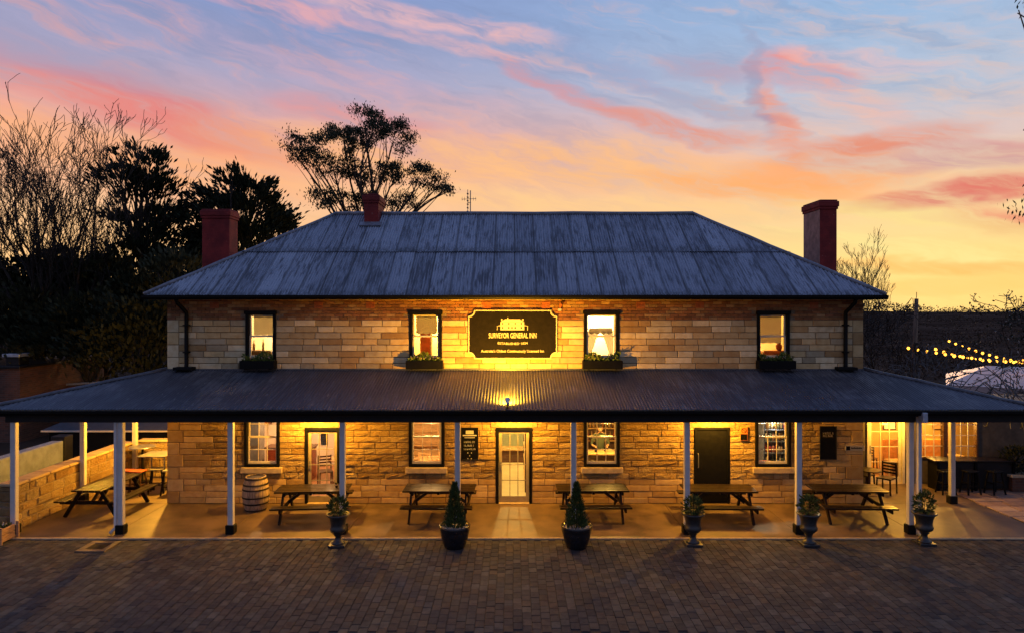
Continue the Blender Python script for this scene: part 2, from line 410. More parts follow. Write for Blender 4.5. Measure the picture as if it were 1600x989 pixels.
def blind_mat():
    m, N = newmat('blind_fabric')
    d = N.n('ShaderNodeBsdfDiffuse'); d.inputs[0].default_value = (0.7, 0.66, 0.55, 1)
    t = N.n('ShaderNodeBsdfTranslucent'); t.inputs[0].default_value = (0.75, 0.68, 0.5, 1)
    f, _ = N.noise(pos(N), 3.0, 2.0); mx = N.n('ShaderNodeMixShader'); N.set(mx.inputs[0], N.math('MULTIPLY_ADD', f, 0.1, 0.45))
    N.t.links.new(d.outputs[0], mx.inputs[1]); N.t.links.new(t.outputs[0], mx.inputs[2])
    o = N.n('ShaderNodeOutputMaterial'); N.t.links.new(mx.outputs[0], o.inputs[0]); return m
M['blind'] = blind_mat()
def glass_mat():
    m, N = newmat('window_glass')
    fr = N.n('ShaderNodeFresnel'); fr.inputs[0].default_value = 1.45
    g = N.n('ShaderNodeBsdfGlossy'); g.inputs['Roughness'].default_value = 0.03
    t = N.n('ShaderNodeBsdfTransparent'); t.inputs[0].default_value = (0.96, 0.95, 0.9, 1)
    mx = N.n('ShaderNodeMixShader'); N.set(mx.inputs[0], fr.outputs[0])
    N.t.links.new(t.outputs[0], mx.inputs[1]); N.t.links.new(g.outputs[0], mx.inputs[2])
    o = N.n('ShaderNodeOutputMaterial'); N.t.links.new(mx.outputs[0], o.inputs[0]); return m
M['glass'] = glass_mat()
def bottle_mat():
    m, N = newmat('bottle_glass')
    r = N.n('ShaderNodeObjectInfo').outputs['Random']
    c = N.ramp(r, [(0.0, (0.02, 0.08, 0.03, 1)), (0.3, (0.25, 0.10, 0.02, 1)), (0.6, (0.5, 0.42, 0.22, 1)), (0.85, (0.3, 0.03, 0.02, 1))])
    principled(N, c, 0.12); return m
M['bottle'] = bottle_mat()

def iron_roof():
    m, N = newmat('old_painted_iron')
    t = N.n('ShaderNodeAttribute', attribute_name='tint').outputs['Color']
    su, sv, rn = N.sep(t)
    p = pos(N)
    off = N.comb(N.math('MULTIPLY', rn, 31.0), 0.0, N.math('MULTIPLY', rn, 17.0))
    q = N.vmath('ADD', p, off)
    f, _ = N.noise(N.vmath('MULTIPLY', q, (21.0, 1.5, 1.5)), 1.0, 8.0, 0.66, 0.1)
    g, _ = N.noise(N.vmath('MULTIPLY', q, (26.0, 9.0, 9.0)), 1.0, 5.0, 0.65)
    pale = N.mix(rn, (0.30, 0.335, 0.40, 1), (0.20, 0.225, 0.28, 1))
    big, _ = N.noise(N.vmath('MULTIPLY', q, (1.6, 0.8, 0.8)), 1.0, 4.0, 0.6)
    fs_ = N.math('ADD', N.math('MULTIPLY_ADD', big, 0.30, N.math('MULTIPLY', f, 0.80)), N.math('MULTIPLY', rn, 0.06))
    c = N.mix(N.smooth(fs_, 0.54, 0.70), pale, (0.075, 0.082, 0.104, 1))
    c = N.mix(N.smooth(g, 0.56, 0.66, 0.0, 0.45), c, (0.045, 0.046, 0.052, 1))
    edge = N.math('MINIMUM', su, N.math('SUBTRACT', 1.0, su))
    dirt = N.math('MULTIPLY', N.smooth(edge, 0.10, 0.0), N.smooth(f, 0.22, 0.42))
    c = N.mix(N.math('MULTIPLY', dirt, 0.85), c, (0.035, 0.036, 0.042, 1))
    low = N.math('MULTIPLY', N.smooth(sv, 0.16, 0.0), N.smooth(g, 0.38, 0.55))
    c = N.mix(N.math('MULTIPLY', low, 0.7), c, (0.05, 0.052, 0.06, 1))
    rust = N.math('MULTIPLY', N.smooth(rn, 0.96, 0.97), N.smooth(g, 0.3, 0.55))
    c = N.mix(N.math('MULTIPLY', rust, 0.5), c, (0.16, 0.105, 0.08, 1))
    principled(N, c, 0.55, 0.15, (g, 0.25, 0.004)); return m
M['roof'] = iron_roof()
def verandah_iron():
    m, N = newmat('dark_galvanised_iron')
    t = N.n('ShaderNodeAttribute', attribute_name='tint').outputs['Color']
    su, sv, rn = N.sep(t)
    p = pos(N)
    f, _ = N.noise(N.vmath('MULTIPLY', p, (14.0, 1.2, 3.0)), 1.0, 6.0, 0.65, 0.2)
    g, _ = N.noise(N.vmath('MULTIPLY', p, (0.6, 0.8, 1.0)), 1.0, 4.0, 0.6)
    c = N.mix(N.smooth(f, 0.45, 0.75), (0.075, 0.081, 0.10, 1), (0.145, 0.155, 0.18, 1))
    c = N.mix(N.math('MULTIPLY', N.smooth(g, 0.50, 0.66, 0.0, 0.8), N.smooth(f, 0.38, 0.62)), c, (0.20, 0.205, 0.22, 1))
    s, _ = N.noise(N.vmath('MULTIPLY', p, (40.0, 3.0, 3.0)), 1.0, 3.0, 0.5)
    c = N.mix(N.smooth(s, 0.66, 0.74, 0.0, 0.7), c, (0.32, 0.32, 0.34, 1))
    principled(N, c, N.math('MULTIPLY_ADD', f, 0.3, 0.3), 0.35); return m
M['viron'] = verandah_iron()
def tinted(name, rough, bump, dist, scale, dark=(0.5, 0.5, 0.5)):
    m, N = newmat(name)
    t = N.n('ShaderNodeAttribute', attribute_name='tint').outputs['Color']
    p = pos(N); f, _ = N.noise(p, scale, 6.0, 0.65); g, _ = N.noise(p, scale * 7, 4.0, 0.6); h, _ = N.noise(p, 0.7, 3.0, 0.6)
    c = N.mix(N.smooth(f, 0.4, 0.7, 0.0, 0.6), t, N.mix(1.0, t, rgba(dark), 'MULTIPLY'))
    c = N.mix(N.smooth(h, 0.5, 0.75, 0.0, 0.5), c, N.mix(1.0, t, (0.55, 0.55, 0.6, 1), 'MULTIPLY'))
    principled(N, c, N.math('MULTIPLY_ADD', f, 0.3, rough - 0.15, clamp=True), 0.0, (g, bump, dist), 0.12); return m
M['paver'] = tinted('clay_paver', 0.85, 0.5, 0.006, 6.0)
M['flag'] = tinted('sandstone_flag', 0.75, 0.5, 0.01, 3.0)
M['bricks'] = tinted('old_brick', 0.9, 0.7, 0.012, 9.0)
def facade_brick():
    m, N = newmat('far_brickwork')
    p = pos(N); x, y, z = N.sep(p)
    b = N.n('ShaderNodeTexBrick'); N.set(b.inputs['Vector'], N.comb(N.math('ADD', x, y), z, 0.0))
    b.inputs['Color1'].default_value = (0.13, 0.05, 0.03, 1); b.inputs['Color2'].default_value = (0.07, 0.032, 0.022, 1)
    b.inputs['Mortar'].default_value = (0.10, 0.075, 0.06, 1); b.inputs['Scale'].default_value = 1.0
    b.inputs['Brick Width'].default_value = 0.24; b.inputs['Row Height'].default_value = 0.086; b.inputs['Mortar Size'].default_value = 0.007
    principled(N, b.outputs[0], 0.9); return m
M['brick'] = facade_brick()
# ================================================================== GROUND
gm = MB()
def ground_z(x, y):
    r = math.hypot(x, y)
    k = min(1, max(0, (r - 45) / 80))
    h = mnoise.noise(Vector((x * 0.012, y * 0.012, 3.1))) * 2.2 * k
    far = min(1, max(0, (r - 150) / 350)); h += far * (1.2 + 1.6 * mnoise.noise(Vector((x * 0.004, y * 0.004, 9.0))))
    h += far * 2.2 * mnoise.noise(Vector((x * 0.009, y * 0.009, 21.0))) - max(0.0, (r - 650) / 16.0)
    return h - 0.10 - 0.9 * k * (1 - far)
rings = [0, 8, 16, 26, 36, 48, 62, 80, 100, 130, 170, 220, 280, 350, 430, 520, 640, 800, 1100, 1600, 2400]
NS = 72
gv = [(0, 0, -0.10)]; gf = []
for r in rings[1:]:
    for k in range(NS):
        a = 2 * PI * k / NS; x, y = r * math.cos(a), r * math.sin(a); gv.append((x, y, ground_z(x, y)))
for k in range(NS): gf.append((0, 1 + k, 1 + (k + 1) % NS))
for i in range(len(rings) - 2):
    for k in range(NS):
        k2 = (k + 1) % NS; a = 1 + i * NS; gf.append((a + k, a + NS + k, a + NS + k2, a + k2))
gm.add(gv, gf); structure(gm.build('ground', M['dirt'], smooth=True))

# courtyard of clay pavers, columns running away from the road
bed = MB(); bed.box(-17, 17, -7.60, -2.84, -0.09, -0.034)
court = structure(bed.build('courtyard', M['soil']))
PW, PL = 0.165, 0.25
pav_mesh = []
base_t = [tuple(v * k_ for v, k_ in zip(q_, (.60, .79, .94))) for q_ in [(0.098, 0.066, 0.052), (0.080, 0.057, 0.048), (0.115, 0.077, 0.058), (0.070, 0.054, 0.048), (0.090, 0.068, 0.056), (0.105, 0.065, 0.048), (0.064, 0.050, 0.046), (0.122, 0.090, 0.070)]]
for t_ in base_t:
    mb = MB(); mb.tint = t_
    mb.bbox(-PW / 2 + .0035, PW / 2 - .0035, -PL / 2 + .0035, PL / 2 - .0035, -0.05, 0.0, 0.006)
    me = mb.mesh('paver'); me.materials.append(M['paver']); pav_mesh.append(me)
spots = []
ncol = int(34 / PW)
for i in range(ncol):
    x = -17 + (i + .5) * PW
    y = -2.84 - (0 if i % 2 else PL / 2) + rnd.uniform(-.04, .04)
    if i % 2 == 0: spots.append((x, -2.84 - PL / 4 + .02, 0.5))
    while y - PL > -7.62:
        spots.append((x + rnd.uniform(-.003, .003), y - PL / 2, 1.0)); y -= PL
vis = []
for s_ in spots:
    Zd = s_[1] - CY; px = VX + s_[0] * FPX / Zd; py = VY + CZ * FPX / Zd
    vis.append((0 if (-20 < px < 1620 and py < 1000 and s_[2] == 1.0) else 1, Zd, s_))
vis.sort(key=lambda q: (q[0], q[1]))
rest = MB()
for n_, (_, _, (x, y, L)) in enumerate(vis):
    tilt = rnd.uniform(-.012, .012), rnd.uniform(-.008, .008)
    # the ground has sunk a little along old wheel tracks
    dz = -0.018 + rnd.uniform(-.003, .003) - 0.006 * math.exp(-((y + 4.9) / .25) ** 2) + 0.006 * mnoise.noise(Vector((x * .7, y * .7, 0)))
    k = rnd.randrange(8)
    if n_ < 300:
        o = link('paver', pav_mesh[k], None, court, (x, y, dz)); o.rotation_euler = (tilt[0], tilt[1], rnd.uniform(-.01, .01))
    else:
        c0 = base_t[k]; f = rnd.uniform(.85, 1.15); rest.tint = tuple(v * f for v in c0)
        R = Matrix.Translation((x, y, dz)) @ Euler((tilt[0], tilt[1], rnd.uniform(-.01, .01))).to_matrix().to_4x4()
        rest.bbox(-PW / 2 + .0035, PW / 2 - .0035, -PL * L / 2 + .0035, PL * L / 2 - .0035, -0.03, 0.0, 0.006, R)
stuff(rest.build('paver', M['paver'], court))
kerb = MB(); kerb.bbox(-18, 18, -7.82, -7.63, -0.09, 0.005, 0.015, Matrix.Rotation(0.011, 4, 'Z'))
structure(kerb.build('kerb', M['concrete']))
road = MB(); road.box(-60, 60, -30, -7.6, -0.098, -0.07); structure(road.build('road', M['asphalt']))
# right hand side of the yard is patched with asphalt beyond the paving
# drain with a concrete surround
dr = thing('drain', 'square concrete surround with dark iron grate set in the paving', 'drain', (PX(154, GY(853)), GY(853), -0.02))
mb = MB()
for a in ((-.34, .34, -.34, -.2), (-.34, .34, .2, .34), (-.34, -.2, -.2, .2), (.2, .34, -.2, .2)): mb.bbox(a[0], a[1], a[2], a[3], -.02, .03, .008)
mb.build('surround', M['concrete'], dr)
mb = MB()
for i in range(9): mb.box(-.2, .2, -.19 + i * .046, -.165 + i * .046, 0.0, .018)
for i in range(2): mb.box(-.2 + i * .37, -.17 + i * .37, -.2, .2, -.01, .014)
mb.build('grate', M['iron'], dr)

# ------------------------------------------------------------------ verandah floor
X0, X1 = -9.66, 9.77
slab = MB(); slab.box(-12.5, 12.95, -2.83, 2.1, -0.09, -0.012); slab.box(-12.5, X0, 2.1, 3.1, -0.09, -0.012)
slab_o = structure(slab.build('verandah_floor', M['concrete']))
xs = [-12.5, -9.66, -6.9, -4.05, -1.35, 1.45, 4.2, 6.9, 9.77, 12.95]
for i in range(len(xs) - 1):
    mb = MB(); mb.bbox(xs[i] + .004, xs[i + 1] - .004, -2.83, -0.0, -0.05, 0.0 , 0.006); mb.build('concrete_panel', M['concrete'], slab_o)
mb = MB(); mb.bbox(-12.5, X0 - .004, 0.008, 3.1, -.05, 0.0, .006); mb.build('concrete_panel', M['concrete'], slab_o)
mb = MB(); mb.bbox(X1 + .004, 12.95, 0.008, 2.1, -.05, 0.0, .006); mb.build('concrete_panel', M['concrete'], slab_o)
mb = MB(); mb.bbox(-12.6, 17, -2.895, -2.835, -.06, .012, .006); mb.build('edging_strip', M['sill'], slab_o)
# flagged terrace on the right
tb = MB(); tb.box(12.96, 22, -2.8, 2.12, -0.09, -0.03); terr = structure(tb.build('terrace', M['soil']))
y = -2.78
while y < 2.05:
    h = rnd.uniform(.34, .62); y1 = min(y + h, 2.1); x = 12.97 + rnd.uniform(0, .1)
    while x < 21:
        w = rnd.uniform(.45, 1.05); mb = MB(); g_ = rnd.uniform(.8, 1.2)
        mb.tint = rnd.choice([(.34 * g_, .22 * g_, .16 * g_), (.29 * g_, .21 * g_, .165 * g_), (.38 * g_, .27 * g_, .20 * g_)])
        mb.bbox(x + .012, x + w - .012, y + .012 + rnd.uniform(0, .02), y1 - .012, -.06, -.004 + rnd.uniform(-.005, .005), .012)
        o = mb.build('flagstone', M['flag'], terr); x += w
    y = y1

# ================================================================== THE INN
inn = thing('inn', 'two storey sandstone inn with hipped iron roof and long front verandah', 'building', (0, 0, 0))
def wx(px): return PX(px, 0.0)
def wz(py): return PZ(py, 0.0)
LWZ0, LWZ1 = 1.02, 2.66
low_win = [(wx(382), wx(436.5)), (wx(639), wx(694)), (wx(912.5), wx(968)), (wx(1180.5), wx(1235.5))]
up_win = [(wx(384), wx(431)), (wx(640), wx(690)), (wx(912.5), wx(967)), (wx(1183), wx(1233.5))]
UWZ0, UWZ1 = 3.98, 5.33
doors = [(wx(476.5), wx(531)), (wx(775), wx(831)), (wx(1085), wx(1140))]
DZ1 = 2.11
openings = [(a, b, LWZ0, LWZ1) for a, b in low_win] + [(a, b, UWZ0, UWZ1) for a, b in up_win] + [(a, b, 0.0, DZ1) for a, b in doors]
WT, YM = 5.74, 0.022          # wall top, mortar face
BRZ = 5.107                    # sandstone ends, brick begins
# backing wall with real openings and reveals
wm = MB()
xb = sorted(set([X0, X1] + [v for o in openings for v in o[:2]])); zb = sorted(set([0.0, WT] + [v for o in openings for v in o[2:]]))
def hole(x, z): return any(a < x < b and c < z < d for a, b, c, d in openings)
for i in range(len(xb) - 1):
    for j in range(len(zb) - 1):
        x, z = (xb[i] + xb[i + 1]) / 2, (zb[j] + zb[j + 1]) / 2
        if not hole(x, z):
            a, b, c, d = xb[i], xb[i + 1], zb[j], zb[j + 1]
            wm.add([(a, YM, c), (b, YM, c), (b, YM, d), (a, YM, d)], [(0, 1, 2, 3)])
            wm.add([(a, .42, c), (b, .42, c), (b, .42, d), (a, .42, d)], [(3, 2, 1, 0)])
for a, b, c, d in openings:
    wm.add([(a, YM, c), (b, YM, c), (b, YM, d), (a, YM, d), (a, .42, c), (b, .42, c), (b, .42, d), (a, .42, d)],
           [(0, 3, 7, 4), (1, 5, 6, 2), (3, 2, 6, 7), (0, 4, 5, 1)])
wm.box(X0, X0 + .4, .43, 7.45, 0, WT); wm.box(X1 - .4, X1, .43, 7.45, 0, WT); wm.box(X0 + .4, X1 - .4, 7.05, 7.45, 0, WT)
wm.add([(X0, YM, 0), (X0, .43, 0), (X0, .43, WT), (X0, YM, WT), (X1, YM, 0), (X1, .43, 0), (X1, .43, WT), (X1, YM, WT)], [(0, 3, 2, 1), (4, 5, 6, 7)])
wall = wm.build('wall', M['mortar'], inn)
# stones
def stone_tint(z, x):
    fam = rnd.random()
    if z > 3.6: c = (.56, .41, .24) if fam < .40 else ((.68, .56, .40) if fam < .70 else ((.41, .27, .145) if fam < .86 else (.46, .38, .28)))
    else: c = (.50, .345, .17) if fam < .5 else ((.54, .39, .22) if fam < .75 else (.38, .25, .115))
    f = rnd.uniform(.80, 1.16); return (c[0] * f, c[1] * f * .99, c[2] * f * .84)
stones = []
CH = 0.1722
def clip_spans(z0, z1):
    """free x spans of a course and pieces clipped above or below an opening"""
    full = [(X0, X1)]; extra = []
    for a, b, c, d in openings:
        lo, hi = max(z0, c), min(z1, d)
        if hi - lo <= 0.004: continue
        nf = []
        for s0, s1 in full:
            if b <= s0 or a >= s1: nf.append((s0, s1)); continue
            if a > s0: nf.append((s0, a))
            if b < s1: nf.append((b, s1))
        full = nf
        if c - z0 > .03: extra.append((a, b, z0, c))
        if z1 - d > .03: extra.append((a, b, d, z1))
    return full, extra
def add_run(s0, s1, z0, z1, lo, hi):
    x = s0
    while x < s1 - .01:
        L = rnd.uniform(lo, hi)
        if s1 - (x + L) < lo * .6: L = s1 - x
        stones.append((x, min(x + L, s1), z0, z1)); x += L
nlow = 22
for i in range(nlow):                                                   # ground floor and the part behind the verandah roof
    z0 = i * 3.73 / nlow; z1 = (i + 1) * 3.73 / nlow
    full, extra = clip_spans(z0, z1)
    for s0, s1 in full:
        if s0 == X0: s0 += .34 if i % 4 < 2 else .46
        if s1 == X1: s1 -= .34 if i % 4 >= 2 else .5
        add_run(s0, s1, z0, z1, .32, .82)
    for a, b, c, d in extra: add_run(a, b, c, d, .4, .9)
for i in range(0, nlow, 2):
    z0 = i * 3.73 / nlow; z1 = (i + 2) * 3.73 / nlow
    stones.append((X0, X0 + (.34 if i % 4 < 2 else .46), z0, z1)); stones.append((X1 - (.34 if i % 4 >= 2 else .5), X1, z0, z1))
for i in range(8):
    z0 = 3.73 + i * CH; z1 = z0 + CH
    full, extra = clip_spans(z0, z1)
    for s0, s1 in full:
        if s0 == X0: s0 += .33
        if s1 == X1: s1 -= .30
        add_run(s0, s1, z0, z1, .34, .78)
    for a, b, c, d in extra: add_run(a, b, c, d, .4, .9)
for i in range(0, 8, 2):
    stones.append((X0, X0 + .33, 3.73 + i * CH, 3.73 + (i + 2) * CH)); stones.append((X1 - .30, X1, 3.73 + i * CH, 3.73 + (i + 2) * CH))
def stone_mesh(mb, x0, x1, z0, z1):
    rock = z0 < 3.7 and z1 > .7 and x1 < 8.9 and x0 > -9.0
    j = .007; x0 += j * rnd.uniform(.7, 1.6); x1 -= j * rnd.uniform(.7, 1.6); z0 += j * rnd.uniform(.7, 1.5); z1 -= j * rnd.uniform(.7, 1.5)
    nx = max(2, min(6, int((x1 - x0) / .13))) if rock else 2; nz = 3 if rock else 2
    proud = rnd.uniform(-.004, .012); amp = .014 if rock else .003; b = .010
    vs_ = []; fs = []
    for k in range(nz + 1):
        for i in range(nx + 1):
            x = x0 + (x1 - x0) * i / nx; z = z0 + (z1 - z0) * k / nz
            edge = i in (0, nx) or k in (0, nz)
            xi = x + (b if i == 0 else -b if i == nx else 0); zi = z + (b if k == 0 else -b if k == nz else 0)
            y = -proud - (0 if edge else amp * rnd.uniform(-.45, 1.3)) + (rnd.uniform(-.004, .008) if edge and rock else 0)
            if not edge: xi += rnd.uniform(-.03, .03) if rock else 0; zi += rnd.uniform(-.018, .018) if rock else 0
            vs_.append((xi, y, zi))
    W = nx + 1
    for k in range(nz):
        for i in range(nx): fs.append((k * W + i, k * W + i + 1, (k + 1) * W + i + 1, (k + 1) * W + i))
    n0 = len(vs_)
    ring = [i for i in range(W)] + [k * W + nx for k in range(1, nz + 1)] + [nz * W + i for i in range(nx - 1, -1, -1)] + [k * W for k in range(nz - 1, 0, -1)]
    for r in ring:
        x, y, z = vs_[r]; i, k = r % W, r // W
        vs_.append((x0 if i == 0 else x1 if i == nx else x, y + b, z0 if k == 0 else z1 if k == nz else z))
    m_ = len(ring)
    for r in range(m_):
        vs_.append((vs_[n0 + r][0], YM + .012, vs_[n0 + r][2]))
    for r in range(m_):
        r2 = (r + 1) % m_
        fs.append((ring[r], n0 + r, n0 + r2, ring[r2])); fs.append((n0 + r, n0 + m_ + r, n0 + m_ + r2, n0 + r2))
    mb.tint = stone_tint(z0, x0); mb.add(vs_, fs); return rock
def shown(s): return (s[1] - s[0]) * (s[3] - s[2]) * (1.0 if (s[3] < 2.26 or s[2] > 3.72) else 0.01)
stones.sort(key=shown, reverse=True)
rest = {True: MB(), False: MB()}
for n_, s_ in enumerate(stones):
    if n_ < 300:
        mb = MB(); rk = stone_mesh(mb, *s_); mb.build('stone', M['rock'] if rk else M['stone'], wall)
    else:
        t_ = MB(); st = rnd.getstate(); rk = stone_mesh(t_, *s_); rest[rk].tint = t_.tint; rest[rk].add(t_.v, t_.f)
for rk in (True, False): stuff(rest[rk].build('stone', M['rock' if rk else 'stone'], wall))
# brick band under the eaves
bm_ = MB(); z = BRZ; r_ = 0
while z < WT - .02:
    x = X0 - (.12 if r_ % 2 else 0)
    while x < X1:
        a, b = max(X0, x) + .005, min(X1, x + .24) - .005
        if b - a > .03 and not any(a < d_[1] - .01 and b > d_[0] + .01 and z < d_[3] - .01 and z + .08 > d_[2] for d_ in openings):
            g_ = rnd.uniform(.75, 1.25); bm_.tint = rnd.choice([(.31 * g_, .155 * g_, .068 * g_), (.27 * g_, .12 * g_, .055 * g_), (.36 * g_, .22 * g_, .11 * g_), (.23 * g_, .105 * g_, .055 * g_)])
            bm_.bbox(a, b, rnd.uniform(-.006, .004), YM + .01, z + .005, min(z + .081, WT), .006)
        x += .24
    z += .086; r_ += 1
stuff(bm_.build('brick', M['bricks'], wall))
for px in (335, 498, 579, 760.5, 853, 1001, 1093.5, 1272):
    x, z = wx(px), wz(477); mb = MB()
    for a in ((-.115, .115, -.085, -.065), (-.115, .115, .065, .085)): mb.box(x + a[0], x + a[1], -.014, .02, z + a[2], z + a[3])
    for i in range(6): mb.box(x - .115 + i * .042, x - .095 + i * .042, -.013, .02, z - .065, z + .065)
    for i in range(3): mb.box(x - .094, x + .094, -.010, .015, z - .036 + i * .032, z - .026 + i * .032)
    mb.box(x - .114, x + .114, .002, .012, z - .084, z + .084)
    mb.build('air_vent', M['vent'], inn)

# ------------------------------------------------------------------ corrugated iron
def corrugated(parent, org, ud, inward, run, rise, L, Rl, Rr, width, rows, m, single=None, amp=.010, pitch=.0762, wave=0.0, per=6, name='roof_sheet'):
    """sheets of corrugated iron over one slope; Rl / Rr = run of the hips at either end (None: square end)"""
    org, ud, inward = Vector(org), Vector(ud).normalized(), Vector(inward).normalized()
    vv = inward * run + Vector((0, 0, rise)); nn = ud.cross(vv).normalized()
    if nn.z < 0: nn = -nn
    ncols = max(1, round(L / width)); w = L / ncols
    def vmax(u):
        v = 1.0
        if Rl: v = min(v, u / Rl)
        if Rr: v = min(v, (L - u) / Rr)
        return max(0.0, v)
    for c in range(ncols):
        lift_c = rnd.uniform(0, .006); skew = rnd.uniform(-.012, .012)
        for r_, (v0, v1) in enumerate(rows):
            u0, u1 = c * w - .01, (c + 1) * w + .01
            if max(vmax(max(0, u0)), vmax(min(L, u1)), vmax((u0 + u1) / 2)) <= v0 + .002: continue
            mb = single if single is not None else MB()
            rn = rnd.random() * (.95 if r_ == 0 else 1.0); ns = max(4, int((u1 - u0) / pitch * per)); nv = 3; b = len(mb.v); vs_ = []
            tints = []
            v0j = v0 - (rnd.uniform(0, .006) if r_ == 0 else rnd.uniform(0.005, .012))
            for i in range(ns + 1):
                u = u0 + (u1 - u0) * i / ns; uc = min(L, max(0, u)); top = max(v0, min(v1, vmax(uc)))
                for k in range(nv + 1):
                    v = v0j + (top - v0j) * k / nv
                    h = amp * math.cos(2 * PI * u / pitch) + lift_c + .024 * r_ * (1 - k / nv) + skew * (u - u0) * .3
                    if wave: h += wave * mnoise.noise(Vector((u * .6, v * 3, r_ * 7.0)))
                    vs_.append(org + ud * uc + vv * v + nn * h)
                    tints.append(((u - u0) / (u1 - u0), (v - v0) / (v1 - v0), rn))
            fs = []
            for i in range(ns):
                for k in range(nv):
                    a = i * (nv + 1) + k; fs.append((a, a + nv + 1, a + nv + 2, a + 1))
            fs = [f for f in fs if (vs_[f[0]] - vs_[f[3]]).length + (vs_[f[1]] - vs_[f[2]]).length > 1e-3]
            mb.v += [tuple(p) for p in vs_]; mb.f += [tuple(i + b for i in f) for f in fs]; mb.t += tints
            if single is None: mb.build(name, m, parent, smooth=True)
EX0, EX1, EY0, EY1, EZ, RZ = -10.06, 10.14, -.45, 7.85, 5.79, 8.55
RUN = (EY1 - EY0) / 2; YR = (EY0 + EY1) / 2
rows2 = [(0, .485), (.485, 1.0)]
# roof carcass under the iron
rc = MB()
d_ = .05
rc.add([(EX0, EY0, EZ - d_), (EX1, EY0, EZ - d_), (EX1, EY1, EZ - d_), (EX0, EY1, EZ - d_), (EX0 + RUN, YR, RZ - d_), (EX1 - RUN, YR, RZ - d_)],
       [(0, 1, 5, 4), (1, 2, 5), (2, 3, 4, 5), (3, 0, 4), (3, 2, 1, 0)])
roof = rc.build('roof', M['charcoal'], inn)
corrugated(roof, (EX0, EY0, EZ), (1, 0, 0), (0, 1, 0), RUN, RZ - EZ, EX1 - EX0, RUN, RUN, .60, rows2, M['roof'], wave=.015, amp=.017)
corrugated(roof, (EX0, EY1, EZ), (0, -1, 0), (1, 0, 0), RUN, RZ - EZ, EY1 - EY0, RUN, RUN, .60, rows2, M['roof'], wave=.015, amp=.017)
corrugated(roof, (EX1, EY0, EZ), (0, 1, 0), (-1, 0, 0), RUN, RZ - EZ, EY1 - EY0, RUN, RUN, .60, rows2, M['roof'], wave=.015, amp=.017)
bk = MB(); corrugated(roof, (EX1, EY1, EZ), (-1, 0, 0), (0, -1, 0), RUN, RZ - EZ, EX1 - EX0, RUN, RUN, .60, rows2, M['roof'], single=bk, per=4)
stuff(bk.build('roof_sheet', M['roof'], roof, smooth=True))
M['capping'] = simple('lead_grey_capping', (0.15, 0.16, 0.19), 0.5, metal=0.2, var=0.3)
def cap(a, b, r=.085, parent=roof):
    mb = MB(); a, b = Vector(a), Vector(b); n = 9
    mb.tube([a.lerp(b, i / n) + Vector((0, 0, .012 + .010 * math.sin(i * 2.3))) for i in range(n + 1)], r, 8); return mb.build('ridge_cap', M['capping'], parent, smooth=True)
cap((EX0 + RUN, YR, RZ), (EX1 - RUN, YR, RZ), .075)
for ex, s in ((EX0, 1), (EX1, -1)):
    cap((ex, EY0, EZ + .01), (ex + s * RUN, YR, RZ), .06); cap((ex, EY1, EZ + .01), (ex + s * RUN, YR, RZ), .06)
def gutter(a, b, z, depth=.12, h=.11, out=(0, -1, 0), parent=inn):
    a, b, out = Vector(a), Vector(b), Vector(out); mb = MB()
    prof = [(0, .0), (0, -h), (depth * .75, -h), (depth, -h * .45), (depth, .012), (depth - .012, .012), (depth - .012, -h * .4), (depth * .7, -h + .012), (.012, -h + .012), (.012, 0)]
    n = len(prof); vs_ = [p + out * q[0] + Vector((0, 0, z + q[1])) for p in (a, b) for q in prof]
    fs = [(i, (i + 1) % n, (i + 1) % n + n, i + n) for i in range(n)] + [tuple(range(n))[::-1], tuple(range(n, 2 * n))]
    mb.add(vs_, fs); return mb.build('gutter', M['black'], parent)
gutter((EX0 - .05, EY0 + .05, 0), (EX1 + .05, EY0 + .05, 0), EZ - .012)
gutter((EX0 + .05, EY1, 0), (EX0 + .05, EY0, 0), EZ - .012, out=(-1, 0, 0)); gutter((EX1 - .05, EY0, 0), (EX1 - .05, EY1, 0), EZ - .012, out=(1, 0, 0))
mb = MB(); mb.box(EX0 + .1, EX1 - .1, EY0 + .12, -.02, EZ - .125, EZ - .09); mb.build('soffit', M['cream'], inn)
mb = MB(); mb.box(X0, X1, -.035, YM, WT - .035, WT + .02); mb.build('fascia', M['cream'], inn)

# ------------------------------------------------------------------ chimneys
def chimney(x0, x1, y0, y1, z0, z1, flash=False):
    mb = MB(); mb.bbox(x0, x1, y0, y1, z0, z1 - .30, .012)
    c = mb.build('chimney', M['red'], inn)
    if x0 > 0: MB().box(x0 - .008, x0 + .01, y0 + .02, y1 - .02, z0, z1 - .31).build('rendered_face', M['oldrender'], c)
    k = MB(); k.bbox(x0 - .03, x1 + .03, y0 - .03, y1 + .03, z1 - .30, z1 - .22, .01); k.bbox(x0 - .055, x1 + .055, y0 - .055, y1 + .055, z1 - .22, z1 - .05, .015)
    k.bbox(x0 - .02, x1 + .02, y0 - .02, y1 + .02, z1 - .05, z1, .02); k.build('chimney_cap', M['red'], c)
    if flash:
        f = MB(); s_ = (RZ - EZ) / RUN
        f.bar((x0 - .12, y0 - .10, EZ + (y0 - .10 - EY0) * s_ + .05), (x1 + .12, y0 - .10, EZ + (y0 - .10 - EY0) * s_ + .05), .26, .04, (0, -s_, 1))
        f.build('flashing', M['capping'], c)
chimney(-10.05, -9.17, 3.0, 3.68, 4.0, 8.62)
chimney(9.55, 10.07, 2.2, 3.42, 4.0, 8.80)
chimney(-4.84, -4.38, 3.1, 4.05, 7.6, 9.13, True)
ae = thing('aerial', 'thin television aerial mast rising behind the ridge', 'aerial', (PX(735, 4.2), 4.2, 8.5))
mb = MB(); mb.tube([(0, 0, 0), (0, 0, .92)], .018, 6); mb.build('mast', M['steel'], ae)
